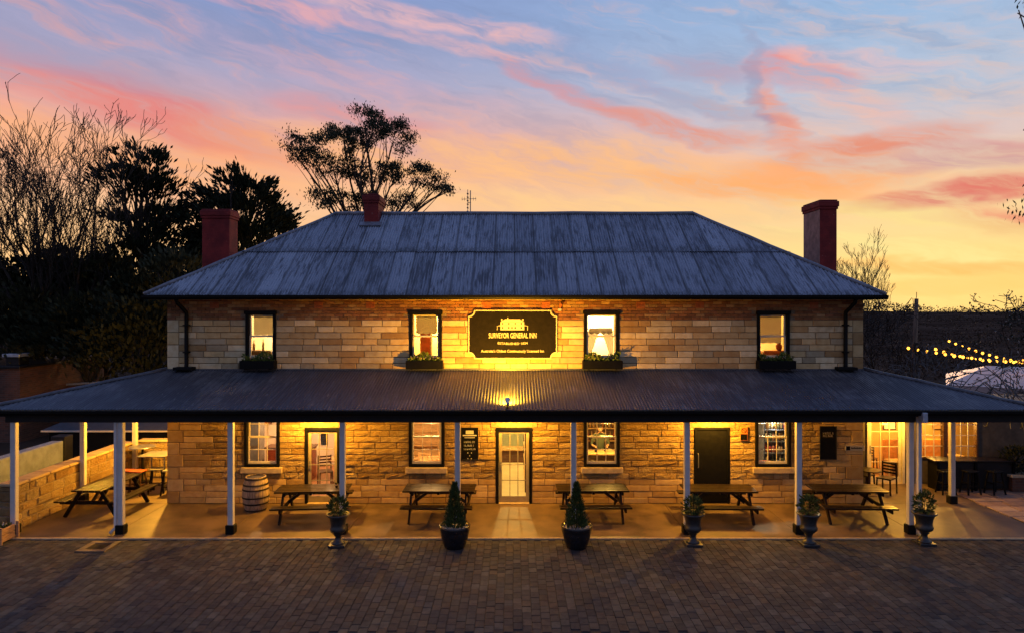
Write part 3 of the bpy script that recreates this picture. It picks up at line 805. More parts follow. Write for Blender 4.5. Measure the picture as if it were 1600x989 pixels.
mb = MB(); mb.tube([(-.09, 0, .12), (-.09, 0, .95)], .012, 5); mb.tube([(-.3, 0, .62), (.2, 0, .64)], .009, 5); mb.tube([(-.09, 0, .5), (.02, 0, .5)], .012, 5)
for i in range(6): mb.box(-.12, -.06, -.12, .12, .2 + i * .12, .212 + i * .12)
for x in (-.28, -.2, .1, .18): mb.tube([(x, -.15, .63), (x, .15, .63)], .006, 4); mb.tube([(x, 0, .56), (x, 0, .70)], .006, 4)
mb.build('antenna', M['steel'], ae)

# ------------------------------------------------------------------ verandah
VXL, VXR, VYF, VZE, VZW = -12.68, 12.68, -2.76, 3.03, 3.72
rise = VZW - VZE; RL, RR = X0 - VXL, VXR - X1; RF = -VYF
lining = MB()
lining.add([(VXL, VYF, VZE - .04), (VXR, VYF, VZE - .04), (X1, 0, VZW - .05), (X0, 0, VZW - .05)], [(3, 2, 1, 0)])
lining.add([(VXL, VYF, VZE - .04), (X0, 0, VZW - .05), (X0, 3.3, VZW - .05), (VXL, 3.3, VZE - .04)], [(3, 2, 1, 0)])
lining.add([(VXR, VYF, VZE - .04), (X1, 0, VZW - .05), (X1, 2.2, VZW - .05), (VXR, 2.2, VZE - .04)], [(0, 1, 2, 3)])
vroof = lining.build('verandah_roof', M['cream'], inn)
one = [(0, 1.0)]
corrugated(vroof, (VXL, VYF, VZE), (1, 0, 0), (0, 1, 0), RF, rise, VXR - VXL, RL, RR, .76, one, M['viron'], amp=.016)
corrugated(vroof, (VXL, 3.3, VZE), (0, -1, 0), (1, 0, 0), RL, rise, 3.3 - VYF, None, RF, .76, one, M['viron'], amp=.016)
corrugated(vroof, (VXR, VYF, VZE), (0, 1, 0), (-1, 0, 0), RR, rise, 2.2 - VYF, RF, None, .76, one, M['viron'], amp=.016)
M['vcap'] = simple('dark_capping', (0.07, 0.075, 0.09), 0.45, metal=0.3, var=0.3)
for a, b in (((VXL, VYF, VZE + .01), (X0, 0, VZW + .01)), ((VXR, VYF, VZE + .01), (X1, 0, VZW + .01))):
    o = cap(a, b, .055, vroof); o.data.materials[0] = M['vcap']
mb = MB(); mb.box(X0 - .05, X1 + .05, -.06, .0, VZW - .015, VZW + .035); mb.build('flashing', M['vcap'], vroof)
gutter((VXL, VYF + .03, 0), (VXR, VYF + .03, 0), VZE - .03, .13, .10)
gutter((VXL + .03, 3.3, 0), (VXL + .03, VYF, 0), VZE - .03, .13, .10, out=(-1, 0, 0)); gutter((VXR - .03, VYF, 0), (VXR - .03, 2.2, 0), VZE - .03, .13, .10, out=(1, 0, 0))
mb = MB(); mb.bbox(-12.25, 12.35, -2.60, -2.42, 2.70, 2.98, .01); mb.bbox(VXL + .04, VXR - .04, VYF + .04, VYF + .085, VZE - .17, VZE - .03, .004)
mb.build('beam', M['charcoal'], inn)
mb = MB(); mb.bbox(-12.18, -12.0, -2.41, 3.2, 2.70, 2.96, .01); mb.build('beam', M['charcoal'], inn)
mb = MB(); mb.bbox(12.16, 12.34, -2.41, 2.1, 2.70, 2.96, .01); mb.build('beam', M['charcoal'], inn)
def post(x, y):
    mb = MB(); mb.bbox(x - .066, x + .066, y - .066, y + .066, .10, 2.71, .012)
    o = mb.build('verandah_post', M['white'], inn)
    k = MB(); k.bbox(x - .105, x + .105, y - .105, y + .105, 0.0, .22, .015); k.build('post_base', M['black'], o)
for px in (361, 535.5, 715, 896, 1073, 1247.5): post(PX(px, -2.5), -2.5)
post(-9.50, -2.5); post(9.62, -2.5)
for y in (-2.5, .15, 2.78): post(-12.09, y)
post(12.25, .02)
# downpipes
def downpipe(pts, r, m, name='downpipe'):
    mb = MB(); mb.tube(pts, r, 10); return mb.build(name, m, inn, smooth=True)
for px in (293.5, 1319):
    x = wx(px); sx = -.14 if px < 800 else .14
    downpipe([(x + sx * .9, -.42, EZ - .08), (x + sx * .9, -.36, EZ - .2), (x, -.09, 5.32), (x, -.085, 5.15), (x, -.085, 3.84), (x, -.11, 3.80)], .055, M['black'])
    mb = MB(); mb.bbox(x - .28, x + .24, -.30, -.02, 3.735, 3.82, .012)
    mb.build('spreader', M['black'], inn)
    for k in range(2): mb = MB(); mb.box(x - .075, x + .075, -.15, .0, 4.2 + k * .75, 4.235 + k * .75); mb.build('pipe_bracket', M['black'], inn)
downpipe([(-9.61, -2.55, 2.9), (-9.61, -2.55, .16), (-9.68, -2.66, .05)], .04, M['white'])
mb = MB(); mb.bbox(9.70, 9.79, -2.70, -2.58, .06, 2.86, .012); o = mb.build('downpipe', M['white'], inn)
k = MB(); k.bbox(9.695, 9.795, -2.83, -2.58, .01, .07, .01); k.build('shoe', M['zinc'], o)
k = MB(); k.bbox(9.69, 9.80, -2.92, -2.71, 2.74, 2.98, .01); k.build('rainhead', M['zinc'], o)

# ------------------------------------------------------------------ windows and doors
def ring(mb, x0, x1, z0, z1, y0, y1, t, tb=None):
    tb = t if tb is None else tb
    mb.bbox(x0, x1, y0, y1, z1 - t, z1, .004); mb.bbox(x0, x1, y0, y1, z0, z0 + tb, .004)
    mb.bbox(x0, x0 + t, y0 + .001, y1 - .001, z0 + tb, z1 - t, .004); mb.bbox(x1 - t, x1, y0 + .001, y1 - .001, z0 + tb, z1 - t, .004)
def lights(parent, x0, x1, z0, z1, nc, nr, y, bars, bw=.018):
    """glazing bars into bars, one pane object per light"""
    cw, rh = (x1 - x0) / nc, (z1 - z0) / nr
    for i in range(1, nc): bars.box(x0 + i * cw - bw / 2, x0 + i * cw + bw / 2, y - .014, y + .014, z0, z1)
    for j in range(1, nr): bars.box(x0, x1, y - .0125, y + .0125, z0 + j * rh - bw / 2, z0 + j * rh + bw / 2)
    pm = MB(); pm.box(-cw / 2 + .002, cw / 2 - .002, -.002, .002, -rh / 2 + .002, rh / 2 - .002); me = pm.mesh('pane'); me.materials.append(M['glass'])
    for i in range(nc):
        for j in range(nr): link('pane', me, None, parent, (x0 + (i + .5) * cw, y + .004, z0 + (j + .5) * rh))
def sash_window(x0, x1, z0, z1, nc, nr, sill):
    mb = MB(); ring(mb, x0, x1, z0, z1, -.035, .16, .076, .076)
    if z0 > 3: mb.bbox(x0 - .03, x1 + .03, -.06, .02, z1 - .06, z1 + .035, .006)
    w = mb.build('window', M['black'], inn)
    a, b, c, d = x0 + .077, x1 - .077, z0 + .077, z1 - .077; mid = (c + d) / 2
    s = MB(); ring(s, a, b, c, mid + .02, .055, .09, .045, .07)
    lights(w, a + .045, b - .045, c + .07, mid - .025, nc, nr, .072, s); s.build('lower_sash', M['cream'], w)
    s = MB(); ring(s, a, b, mid - .02, d, .095, .13, .045)
    lights(w, a + .045, b - .045, mid + .025, d - .045, nc, nr, .112, s); s.build('upper_sash', M['cream'], w)
    if sill:
        k = MB(); k.bbox(x0 - .09, x1 + .09, -.10, .02, z0 - .165, z0 - .002, .014); k.build('sill', M['sill'], w)
for a, b in low_win: sash_window(a, b, LWZ0, LWZ1, 3, 2, True)
for a, b in up_win: sash_window(a, b, UWZ0, UWZ1, 1, 1, False)
def glazed_door(x0, x1, z1, parent=inn, yf=-.03, mf='black', md='cream_shaded', nr=4):
    mb = MB(); t = .075
    mb.bbox(x0, x0 + t, yf, yf + .19, 0, z1, .004); mb.bbox(x1 - t, x1, yf, yf + .19, 0, z1, .004); mb.bbox(x0 + t, x1 - t, yf + .001, yf + .189, z1 - t, z1, .004)
    mb.build('door_frame', M[mf], parent)
    a, b, c, d = x0 + t + .004, x1 - t - .004, .025, z1 - t - .004; y0 = yf + .07
    s = MB(); ring(s, a, b, c, d, y0, y0 + .045, .085, .17)
    cw = (b - a - .17) / 3
    # bars join the leaf's own mesh
    lx0, lx1, lz0, lz1 = a + .085, b - .085, c + .17, d - .085
    for i in range(1, 3): s.box(lx0 + i * cw - .010, lx0 + i * cw + .010, y0 + .008, y0 + .037, lz0, lz1)
    rh = (lz1 - lz0) / nr
    for j in range(1, nr): s.box(lx0, lx1, y0 + .010, y0 + .035, lz0 + j * rh - .010, lz0 + j * rh + .010)
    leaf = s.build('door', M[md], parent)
    pm = MB(); pm.box(-cw / 2 + .002, cw / 2 - .002, -.002, .002, -rh / 2 + .002, rh / 2 - .002); me = pm.mesh('pane'); me.materials.append(M['glass'])
    for i in range(3):
        for j in range(nr): link('pane', me, None, leaf, (lx0 + (i + .5) * cw, y0 + .022, lz0 + (j + .5) * rh))
    h = MB(); h.bbox(a + .025, a + .06, y0 - .012, y0, .92, 1.18, .004); h.tube([(a + .042, y0 - .012, 1.08), (a + .042, y0 - .06, 1.08), (a + .13, y0 - .062, 1.08)], .011, 6)
    h.build('handle', M['steel'], leaf)
    th = MB(); th.bbox(x0 + t, x1 - t, yf - .06, yf + .2, .001, .024, .005); th.build('threshold', M['sill'], leaf)
    return leaf
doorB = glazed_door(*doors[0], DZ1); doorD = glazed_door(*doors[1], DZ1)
x0, x1 = doors[2]; mb = MB()
mb.bbox(x0, x0 + .06, -.03, .16, 0, DZ1, .004); mb.bbox(x1 - .06, x1, -.03, .16, 0, DZ1, .004); mb.bbox(x0 + .06, x1 - .06, -.029, .159, DZ1 - .06, DZ1, .004)
mb.build('door_frame', M['black'], inn)
mb = MB(); mb.bbox(x0 + .062, x1 - .062, .0, .045, .02, DZ1 - .062, .004)
df = mb.build('door', M['black'], inn)
h = MB(); h.tube([(x0 + .10, -.012, 1.0), (x0 + .10, -.05, 1.02), (x0 + .10, -.05, 1.38), (x0 + .10, -.012, 1.4)], .012, 6); h.build('handle', M['steel'], df)
M['lintel'] = simple('lintel_stone', (0.26, 0.17, 0.085), 0.9, var=0.3, scale=9, bump=0.8, dist=0.03, spec=0.1)
for a, b in doors:
    k = MB(); k.bbox(a - .16, b + .16, -.016, YM, DZ1 + .002, DZ1 + .155, .012); k.build('lintel', M['lintel'], inn)

# ------------------------------------------------------------------ rooms behind the glass
def room(x0, x1, z0, z1, y1, paint, floor, y0=.43):
    mb = MB(); mb.add([(x0, y0, z0), (x0, y1, z0), (x0, y1, z1), (x0, y0, z1)], [(0, 1, 2, 3)]); mb.add([(x1, y0, z0), (x1, y1, z0), (x1, y1, z1), (x1, y0, z1)], [(3, 2, 1, 0)])
    mb.add([(x0, y1, z0), (x1, y1, z0), (x1, y1, z1), (x0, y1, z1)], [(0, 1, 2, 3)]); mb.add([(x0, y0, z1), (x1, y0, z1), (x1, y1, z1), (x0, y1, z1)], [(0, 1, 2, 3)])
    mb.build('interior_wall', M[paint], inn)
    f = MB(); f.box(x0, x1, .16, y1, z0 - .03, z0 + .012); f.build('interior_floor', M[floor], inn)
M['tiles'] = simple('hall_tiles', (0.6, 0.5, 0.34), 0.5, var=0.1, scale=2)
rooms_low = [(-9.2, -4.15, 'wallpaint', 'floorboards', 4.6), (-4.0, -1.15, 'wallpaint', 'floorboards', 4.2), (-1.0, 1.05, 'hallpaint', 'tiles', 6.5), (1.2, 4.55, 'wallpaint', 'floorboards', 4.4), (6.1, 9.3, 'wallpaint', 'floorboards', 4.2)]
for a, b, p_, f_, d in rooms_low: room(a, b, 0.0, 2.9, d, p_, f_)
rooms_up = [(-9.2, -5.0), (-4.3, -.9), (.8, 4.3), (5.4, 9.2)]
for a, b in rooms_up: room(a, b, 3.75, 5.65, 4.0, 'wallpaint', 'floorboards')
def room_lamp(x, y, ztop, drop, power, colr, label, radius=.05):
    t = thing('pendant_lamp', label, 'lamp', (x, y, ztop), 0, 'lamps inside the rooms')
    mb = MB(); mb.tube([(0, 0, 0), (0, 0, -drop)], .008, 5); mb.build('cord', M['black'], t)
    mb = MB(); mb.lathe([(.03, -drop + .02), (.12, -drop - .06), (.15, -drop - .10)], 14); mb.build('shade', M['cloth'], t)
    mb = MB(); mb.lathe([(.0, -drop - .13), (.035, -drop - .11), (.04, -drop - .07), (.0, -drop - .04)], 10); mb.build('bulb', M['lampglow'], t, True)
    l = bpy.data.lights.new('room_light', 'POINT'); l.energy = power; l.color = colr; l.shadow_soft_size = radius
    lo = bpy.data.objects.new('room_light', l); col.objects.link(lo); lo.parent = t; lo.location = (0, 0, -drop - .16)
AMB = (1.0, .47, .045)
room_lamp(-7.2, 2.6, 2.9, .35, 330, (1, .56, .28), 'pendant lamp inside the room behind the barrel window')
room_lamp(-5.45, 1.1, 2.9, .35, 120, (1, .56, .26), 'pendant lamp inside the room behind the left glazed door')
room_lamp(-2.4, 1.0, 2.9, .35, 420, (1, .58, .22), 'pendant lamp in the pale room left of the middle door')
room_lamp(.0, .85, 2.9, .2, 190, (1, .60, .14), 'pendant lamp in the hall behind the middle glazed door', .015)
room_lamp(.0, 4.2, 2.9, .35, 330, (1, .62, .18), 'pendant lamp at the far end of the middle hall')
room_lamp(2.75, 1.0, 2.9, .4, 380, (1, .58, .12), 'pendant lamp over the bar right of the middle door', .05)
room_lamp(7.3, .95, 2.9, .35, 190, (1, .78, .5), 'pendant lamp in the room with the bottle fridge')
room_lamp(-7.1, 3.2, 5.65, .3, 640, (1, .74, .34), 'pendant lamp in the upstairs room nearest the left end')
room_lamp(-2.5, 3.2, 5.65, .3, 700, (1, .62, .12), 'pendant lamp upstairs left of the black signboard')
room_lamp(2.5, 3.2, 5.65, .3, 700, (1, .72, .30), 'pendant lamp upstairs right of the black signboard')
room_lamp(7.2, 3.2, 5.65, .3, 400, (1, .62, .16), 'pendant lamp in the upstairs room nearest the right end')
# ================================================================== LAMPS OUTSIDE
def point(parent, loc, power, colr, r=.06):
    l = bpy.data.lights.new('lamp_light', 'POINT'); l.energy = power; l.color = colr; l.shadow_soft_size = r
    o = bpy.data.objects.new('lamp_light', l); col.objects.link(o); o.parent = parent; o.location = loc; return o
def wall_lamp(x, y, z, label, power, rz=0.0, out=.55):
    t = thing('wall_lamp', label, 'lamp', (x, y, z), rz, 'lamps fixed to the walls under the verandah')
    mb = MB(); mb.bbox(-.09, .09, -.03, 0, -.06, .16, .008); mb.tube([(0, -.03, .10), (0, -.2, .14), (0, -.22, .10)], .014, 6); mb.build('bracket', M['black'], t)
    mb = MB(); mb.lathe([(.03, .10), (.05, .085), (.115, .03), (.12, .02), (.10, .025), (.04, .07)], 16, (0, -.22, 0)); mb.build('shade', M['black'], t, True)
    mb = MB(); mb.lathe([(0, -.01), (.035, .0), (.045, .03), (.03, .065), (0, .075)], 12, (0, -.22, 0)); mb.build('bulb', M['lampglow'], t, True)
    point(t, (0, -out, -.05), power, AMB, .05); return t
wall_lamp(wx(498), 0, 2.62, 'shaded wall lamp above the left glazed door', 540)
wall_lamp(wx(803), 0, 2.62, 'shaded wall lamp above the middle glazed door', 430)
wall_lamp(wx(1112), 0, 2.62, 'shaded wall lamp above the solid black door', 510)
wall_lamp(X0, 1.55, 2.5, 'shaded wall lamp on the left end wall over the patio', 1050, -PI / 2)
sp = thing('spotlight', 'small black spotlight on the verandah roof aimed at the signboard', 'spotlight', (PX(793, -2.62), -2.62, 3.075))
mb = MB(); mb.bbox(-.05, .05, -.06, .05, -.05, .0, .006); mb.tube([(0, 0, -.01), (0, 0, .09)], .014, 6); mb.build('bracket', M['black'], sp)
mb = MB()
hd = Matrix.Translation((0, .0, .13)) @ Matrix.Rotation(math.radians(-58), 4, 'X')
tmp = MB(); tmp.lathe([(.0, -.10), (.035, -.095), (.045, -.02), (.07, .06), (.072, .07), (.06, .062)], 14)
mb.add([hd @ Vector(p) for p in tmp.v], tmp.f); mb.build('head', M['zinc'], sp, True)
tmp = MB(); tmp.lathe([(.0, .066), (.045, .062), (.062, .055)], 14); mb = MB(); mb.add([hd @ Vector(p) for p in tmp.v], tmp.f); mb.build('lens', M['spotglow'], sp, True)
l = bpy.data.lights.new('lamp_light', 'SPOT'); l.energy = 2200; l.color = (1.0, .455, .022); l.spot_size = math.radians(172); l.spot_blend = 1.0; l.shadow_soft_size = .05
lo = bpy.data.objects.new('lamp_light', l); col.objects.link(lo); lo.parent = sp; lo.location = hd @ Vector((0, 0, .09))
lo.rotation_euler = Vector((0, 2.6, .75)).to_track_quat('-Z', 'Y').to_euler()

# ================================================================== SIGNS
def text_mesh(mb, s, size, cx, cz, y, sx=1.0, arc=0.0, bold=0.0):
    cu = bpy.data.curves.new('lettering', 'FONT'); cu.body = s; cu.size = size; cu.align_x = 'CENTER'; cu.align_y = 'CENTER'; cu.resolution_u = 3; cu.offset = bold
    o = bpy.data.objects.new('lettering', cu); col.objects.link(o)
    bpy.context.view_layer.update()
    dg = bpy.context.evaluated_depsgraph_get(); me = bpy.data.meshes.new_from_object(o.evaluated_get(dg))
    vs_ = []
    for v in me.vertices:
        x, z = v.co.x * sx, v.co.y
        vs_.append((cx + x, y, cz + z + arc * x * x))
    mb.add(vs_, [tuple(p.vertices) for p in me.polygons])
    bpy.data.objects.remove(o); bpy.data.meshes.remove(me); bpy.data.curves.remove(cu)
def notched(w, h, r, n=6):
    pts = []
    for cx, cz, a0 in ((-w, -h, 0), (w, -h, PI / 2), (w, h, PI), (-w, h, 3 * PI / 2)):
        seg = []
        for i in range(n + 1):
            a = a0 + (PI / 2) * i / n; seg.append((cx + r * math.cos(a), cz + r * math.sin(a)))
        pts += seg[::-1]
    return pts
sx_, sz_ = (wx(731.8) + wx(870.2)) / 2, (wz(484.6) + wz(560.2)) / 2
sg = thing('signboard', 'large black inn signboard with gold border and notched corners', 'sign', (sx_, -.02, sz_))
hw, hh = (wx(870.2) - wx(731.8)) / 2, (wz(484.6) - wz(560.2)) / 2
mb = MB(); mb.poly_extrude(notched(hw, hh, .165), -.045, .012); mb.build('board', M['signblack'], sg)
mb = MB(); a = notched(hw, hh, .165); b = notched(hw - .03, hh - .03, .165); n = len(a)
vs_ = [(x, -.052, z) for x, z in a] + [(x, -.052, z) for x, z in b] + [(x, -.045, z) for x, z in a] + [(x, -.045, z) for x, z in b]
mb.add(vs_, [f for i in range(n) for f in ((i, (i + 1) % n, (i + 1) % n + n, i + n), (i, i + 2 * n, (i + 1) % n + 2 * n, (i + 1) % n), (i + n, (i + 1) % n + n, (i + 1) % n + 3 * n, i + 3 * n))])
mb.build('border', M['gold'], sg)
mb = MB(); yt = -.049
text_mesh(mb, 'SURVEYOR GENERAL INN', .205, .0, wz(524.2) - sz_, yt, .565, 0, .003)
text_mesh(mb, 'ESTABLISHED 1834', .088, 0, wz(536.5) - sz_, yt, 1.16, .10, .0005)
text_mesh(mb, "Australia's Oldest Continuously Licensed Inn", .104, 0, wz(548) - sz_, yt, .93, 0, .0008)
stuff(mb.build('lettering', M['gold'], sg))
# small picture of the inn above the words
mb = MB(); q = lambda px, py: (wx(px) - sx_, wz(py) - sz_)
def flat(pts, y=yt):
    mb.add([(q(a, b)[0], y, q(a, b)[1]) for a, b in pts], [tuple(range(len(pts)))])
def flatbox(x0, y0, x1, y1): flat([(x0, y1), (x1, y1), (x1, y0), (x0, y0)])
flat([(781.5, 503), (819, 503), (812, 498.6), (789, 498.6)])
wins = [785.5, 795, 805, 814.5]
def strip(x0, x1, y0, y1, holes, hw_, hy0, hy1):
    e = [x0]
    for h_ in holes: e += [h_ - hw_, h_ + hw_]
    e.append(x1)
    for i in range(0, len(e), 2): flatbox(e[i], y0, e[i + 1], y1)
    for h_ in holes: flatbox(h_ - hw_, y0, h_ + hw_, hy0); flatbox(h_ - hw_, hy1, h_ + hw_, y1)
strip(782, 819, 503.4, 507.6, wins, 1.0, 504.2, 506.6)
flat([(776, 509.2), (825, 509.2), (819.5, 507.9), (781.5, 507.9)])
strip(782, 819, 509.4, 515.3, wins[:2] + [800] + wins[2:], 1.1, 510.4, 513.2)
for x in (777, 824.3): flatbox(x - .35, 509, x + .35, 515.5)
for x in (784, 817): flatbox(x - .9, 498, x + .9, 501)
flatbox(792.5, 496.5, 794, 498.7)
mb.build('emblem', M['gold'], sg)
# chalkboards and plates on the wall
def board(px0, px1, py0, py1, label, mark):
    x0, x1, z1, z0 = wx(px0), wx(px1), wz(py0), wz(py1); cx, cz = (x0 + x1) / 2, (z0 + z1) / 2; w, h = (x1 - x0) / 2, (z1 - z0) / 2
    t = thing('chalkboard', label, 'sign', (cx, -.03, cz), 0, 'dark boards on the verandah wall')
    m_ = MB(); m_.bbox(-w + .02, w - .02, -.012, .008, -h + .02, h - .02, .002); m_.build('board', M['black'], t)
    m_ = MB(); ring(m_, -w, w, -h, h, -.02, .01, .022); m_.build('frame', M['charcoal'], t)
    m_ = MB(); R = random.Random(len(label))
    def stroke(ax, az, bx, bz, th=.006): m_.bar((ax, -.0165, az), (bx, -.0165, bz), .0012, th, (0, 0, 1) if abs(bx - ax) > abs(bz - az) else (1, 0, 0))
    if mark:
        m_.bbox(-w * .45, w * .45, -.016, -.013, h * .60, h * .82, .001); m_.bbox(-w * .8, w * .8, -.016, -.013, h * .48, h * .555, .001); m_.bbox(-w * .6, w * .6, -.016, -.013, h * .36, h * .40, .001)
        rows_ = [(h * .12, .06), (-h * .10, .06), (-h * .32, .05)]
        for i, j in ((-1, 0), (1, 0), (0, -.08), (-1, -.16), (1, -.16)): m_.bbox(i * .05 - .012, i * .05 + .012, -.016, -.013, -h * .55 + j - .01, -h * .55 + j + .014, .001)
    else: rows_ = [(h * .58, .07), (h * .42, .06)]
    for z_, s_ in rows_:
        x_ = -w * .62
        while x_ < w * .6:
            stroke(x_, z_ - s_ * .5, x_ + R.uniform(-.01, .01), z_ + s_ * .5)
            if R.random() < .7: stroke(x_, z_ + R.choice((-.4, 0, .45)) * s_, x_ + s_ * .4, z_ + R.choice((-.4, 0, .45)) * s_)
            if R.random() < .5: stroke(x_ + s_ * .4, z_ - s_ * .5, x_ + s_ * .4, z_ + s_ * .4)
            x_ += s_ * .72
    stuff(m_.build('chalk_marks', M['chalk'] if mark else M['notice'], t))
board(720.5, 747.5, 667, 718, 'chalkboard with white chalk marks beside the middle glazed door', True)
board(1280, 1306.5, 665, 717, 'tall dark menu board right of the rightmost ground floor window', False)
x0, x1, z1, z0 = wx(1319.5), wx(1350), wz(695), wz(703.5)
np_ = thing('name_plate', 'small pale oblong plate at the right hand corner of the inn', 'sign', ((x0 + x1) / 2, -.03, (z0 + z1) / 2))
w = (x1 - x0) / 2; mb = MB(); mb.bbox(-w, w, -.008, .008, -.075, .075, .006); mb.build('plate', M['notice'], np_)
mb = MB(); mb.bbox(-w + .03, -w + .14, -.011, -.008, -.055, .055, .001)
for i in range(12): mb.bbox(-w + .17 + i * .026, -w + .188 + i * .026, -.011, -.008, -.02, .018 + .012 * (i % 3 == 0), .0008)
stuff(mb.build('lettering', M['black'], np_))
x0, x1, z1, z0 = wx(1155.5), wx(1167), wz(666), wz(687)
ns = thing('notice', 'narrow orange and black warning notice right of the black door', 'sign', ((x0 + x1) / 2, -.05, (z0 + z1) / 2))
w, h = (x1 - x0) / 2, (z1 - z0) / 2
mb = MB(); mb.bbox(-w, w, -.006, .03, -h, h, .003); mb.build('plate', M['orange'], ns)
mb = MB(); mb.bbox(-w + .012, w - .012, -.009, -.006, -h + .012, -.01, .001); mb.build('lower_panel', M['black'], ns)
mb = MB(); mb.tube([(.062 * math.cos(a * PI / 8), -.010, .09 + .062 * math.sin(a * PI / 8)) for a in range(17)], .008, 5); mb.tube([(-.045, -.010, .135), (.045, -.010, .045)], .008, 5); mb.build('ring', M['black'], ns)
cm = thing('security_camera', 'small pale security camera under the eaves right of the signboard', 'camera', (wx(874.5), -.02, wz(482)))
mb = MB(); mb.bbox(-.05, .05, -.05, .02, -.07, .0, .008); mb.build('housing', M['white'], cm)
mb = MB(); mb.tube([(.0, -.03, .02), (.03, -.10, .10), (.035, -.12, .12)], [.025, .045, .03], 10); mb.build('lens_barrel', M['vent'], cm, True)
pn = thing('paper_notice', 'white paper notice fixed inside the left glazed door', 'notice', (wx(505.5), .075, 1.82))
mb = MB(); mb.box(-.1, .1, 0, .002, -.21, .16); mb.build('sheet', M['paper'], pn)
mb = MB()
for i in range(6): mb.box(-.07, .05 - .02 * (i % 3), -.001, 0.0, .10 - i * .05, .112 - i * .05)
mb.build('print', M['charcoal'], pn)

# ================================================================== FURNITURE ON THE VERANDAH
def picnic(label, loc, rz, L=1.85):
    t = thing('picnic_table', label, 'picnic table', loc, rz, 'timber picnic tables along the verandah')
    for i in range(5):
        y = -.39 + i * .156; mb = MB(); mb.bbox(-L / 2, L / 2, y + .004, y + .148, .715, .755, .005); mb.build('tabletop_plank', M['timber'], t)
    for s in (-1, 1):
        for k in range(2):
            y0 = s * .72 - .145 + k * .148; mb = MB(); mb.bbox(-L / 2 + .02, L / 2 - .02, y0, y0 + .138, .42, .46, .005); mb.build('bench_plank', M['timber'], t)
    for x in (-L / 2 + .22, L / 2 - .22):
        for s in (-1, 1):
            mb = MB(); mb.bar((x, s * .25, .715), (x, s * .70, .0), .045, .09, (0, 1, 0)); mb.build('leg', M['timber_x'], t)
        mb = MB(); mb.bbox(x + .024, x + .066, -.86, .86, .325, .42, .006); mb.bbox(x + .024, x + .066, -.40, .40, .635, .715, .006); mb.build('crossbar', M['timber_x'], t)
    for s in (-1, 1):
        mb = MB(); mb.bar((s * (L / 2 - .25), 0, .37), (s * .22, 0, .71), .05, .07, (0, 0, 1)); mb.build('brace', M['timber'], t)
    mb = MB(); mb.bbox(-.03, .03, -.38, .38, .66, .714, .004); mb.build('batten', M['timber_x'], t)
    return t
p0 = picnic('picnic table in front of the left glazed door beside the barrel', (-5.22, -1.18, 0), math.radians(4))
copy_thing(p0, 'picnic table left of the middle door behind the left conifer pot', (-1.92, -1.15, 0), math.radians(-1))
copy_thing(p0, 'picnic table right of the middle door behind the right conifer pot', (2.06, -1.12, 0), math.radians(1))
copy_thing(p0, 'picnic table in front of the solid black door', (5.36, -1.18, 0), math.radians(-1.5))
copy_thing(p0, 'picnic table at the right hand corner of the inn', (8.72, -1.18, 0), math.radians(-2))
copy_thing(p0, 'picnic table end on beside the low stone wall on the left patio', (-10.98, -.55, 0), math.radians(88))
cup = thing('drinking_glass', 'small drinking glass left on the picnic table by the left door', 'glass', (-4.62, -1.2, .755))
mb = MB(); mb.lathe([(.03, 0), (.038, .13), (.034, .128), (.027, .008)], 14); mb.build('tumbler', M['glass'], cup, True)
mb = MB(); mb.lathe([(.0265, .009), (.032, .09), (.0, .091)], 14); mb.build('drink', M['paleoak'], cup, True)

br = thing('barrel', 'weathered oak wine barrel with iron hoops below the leftmost window', 'barrel', (-6.95, -.62, 0))
def brad(z): return .265 + .085 * math.sin(PI * z / .92) ** .85
for i in range(20):
    mb = MB(); a0, a1 = 2 * PI * i / 20 + .006, 2 * PI * (i + 1) / 20 - .006; vs_ = []; zz = [0, .15, .3, .46, .62, .77, .92]
    for z in zz:
        for a, rr in ((a0, 0), (a1, 0), (a1, -.025), (a0, -.025)): r = brad(z) + rr; vs_.append((r * math.cos(a), r * math.sin(a), z))
    fs = []
    for k in range(len(zz) - 1):
        for j in range(4): fs.append((k * 4 + j, k * 4 + (j + 1) % 4, k * 4 + 4 + (j + 1) % 4, k * 4 + 4 + j))
    fs += [(3, 2, 1, 0), (24, 25, 26, 27)]
    mb.add(vs_, fs); mb.build('stave', M['oak'], br)
for z0, z1 in ((.02, .065), (.20, .245), (.37, .41), (.58, .62), (.70, .745), (.855, .90)):
    mb = MB(); mb.lathe([(brad(z0) - .01, z0), (brad(z0) + .006, z0), (brad(z1) + .006, z1), (brad(z1) - .01, z1)], 28); mb.build('hoop', M['iron'], br)
mb = MB(); mb.lathe([(.0, .885), (.25, .885), (.25, .87), (.0, .87)], 24); mb.build('lid', M['oak'], br)

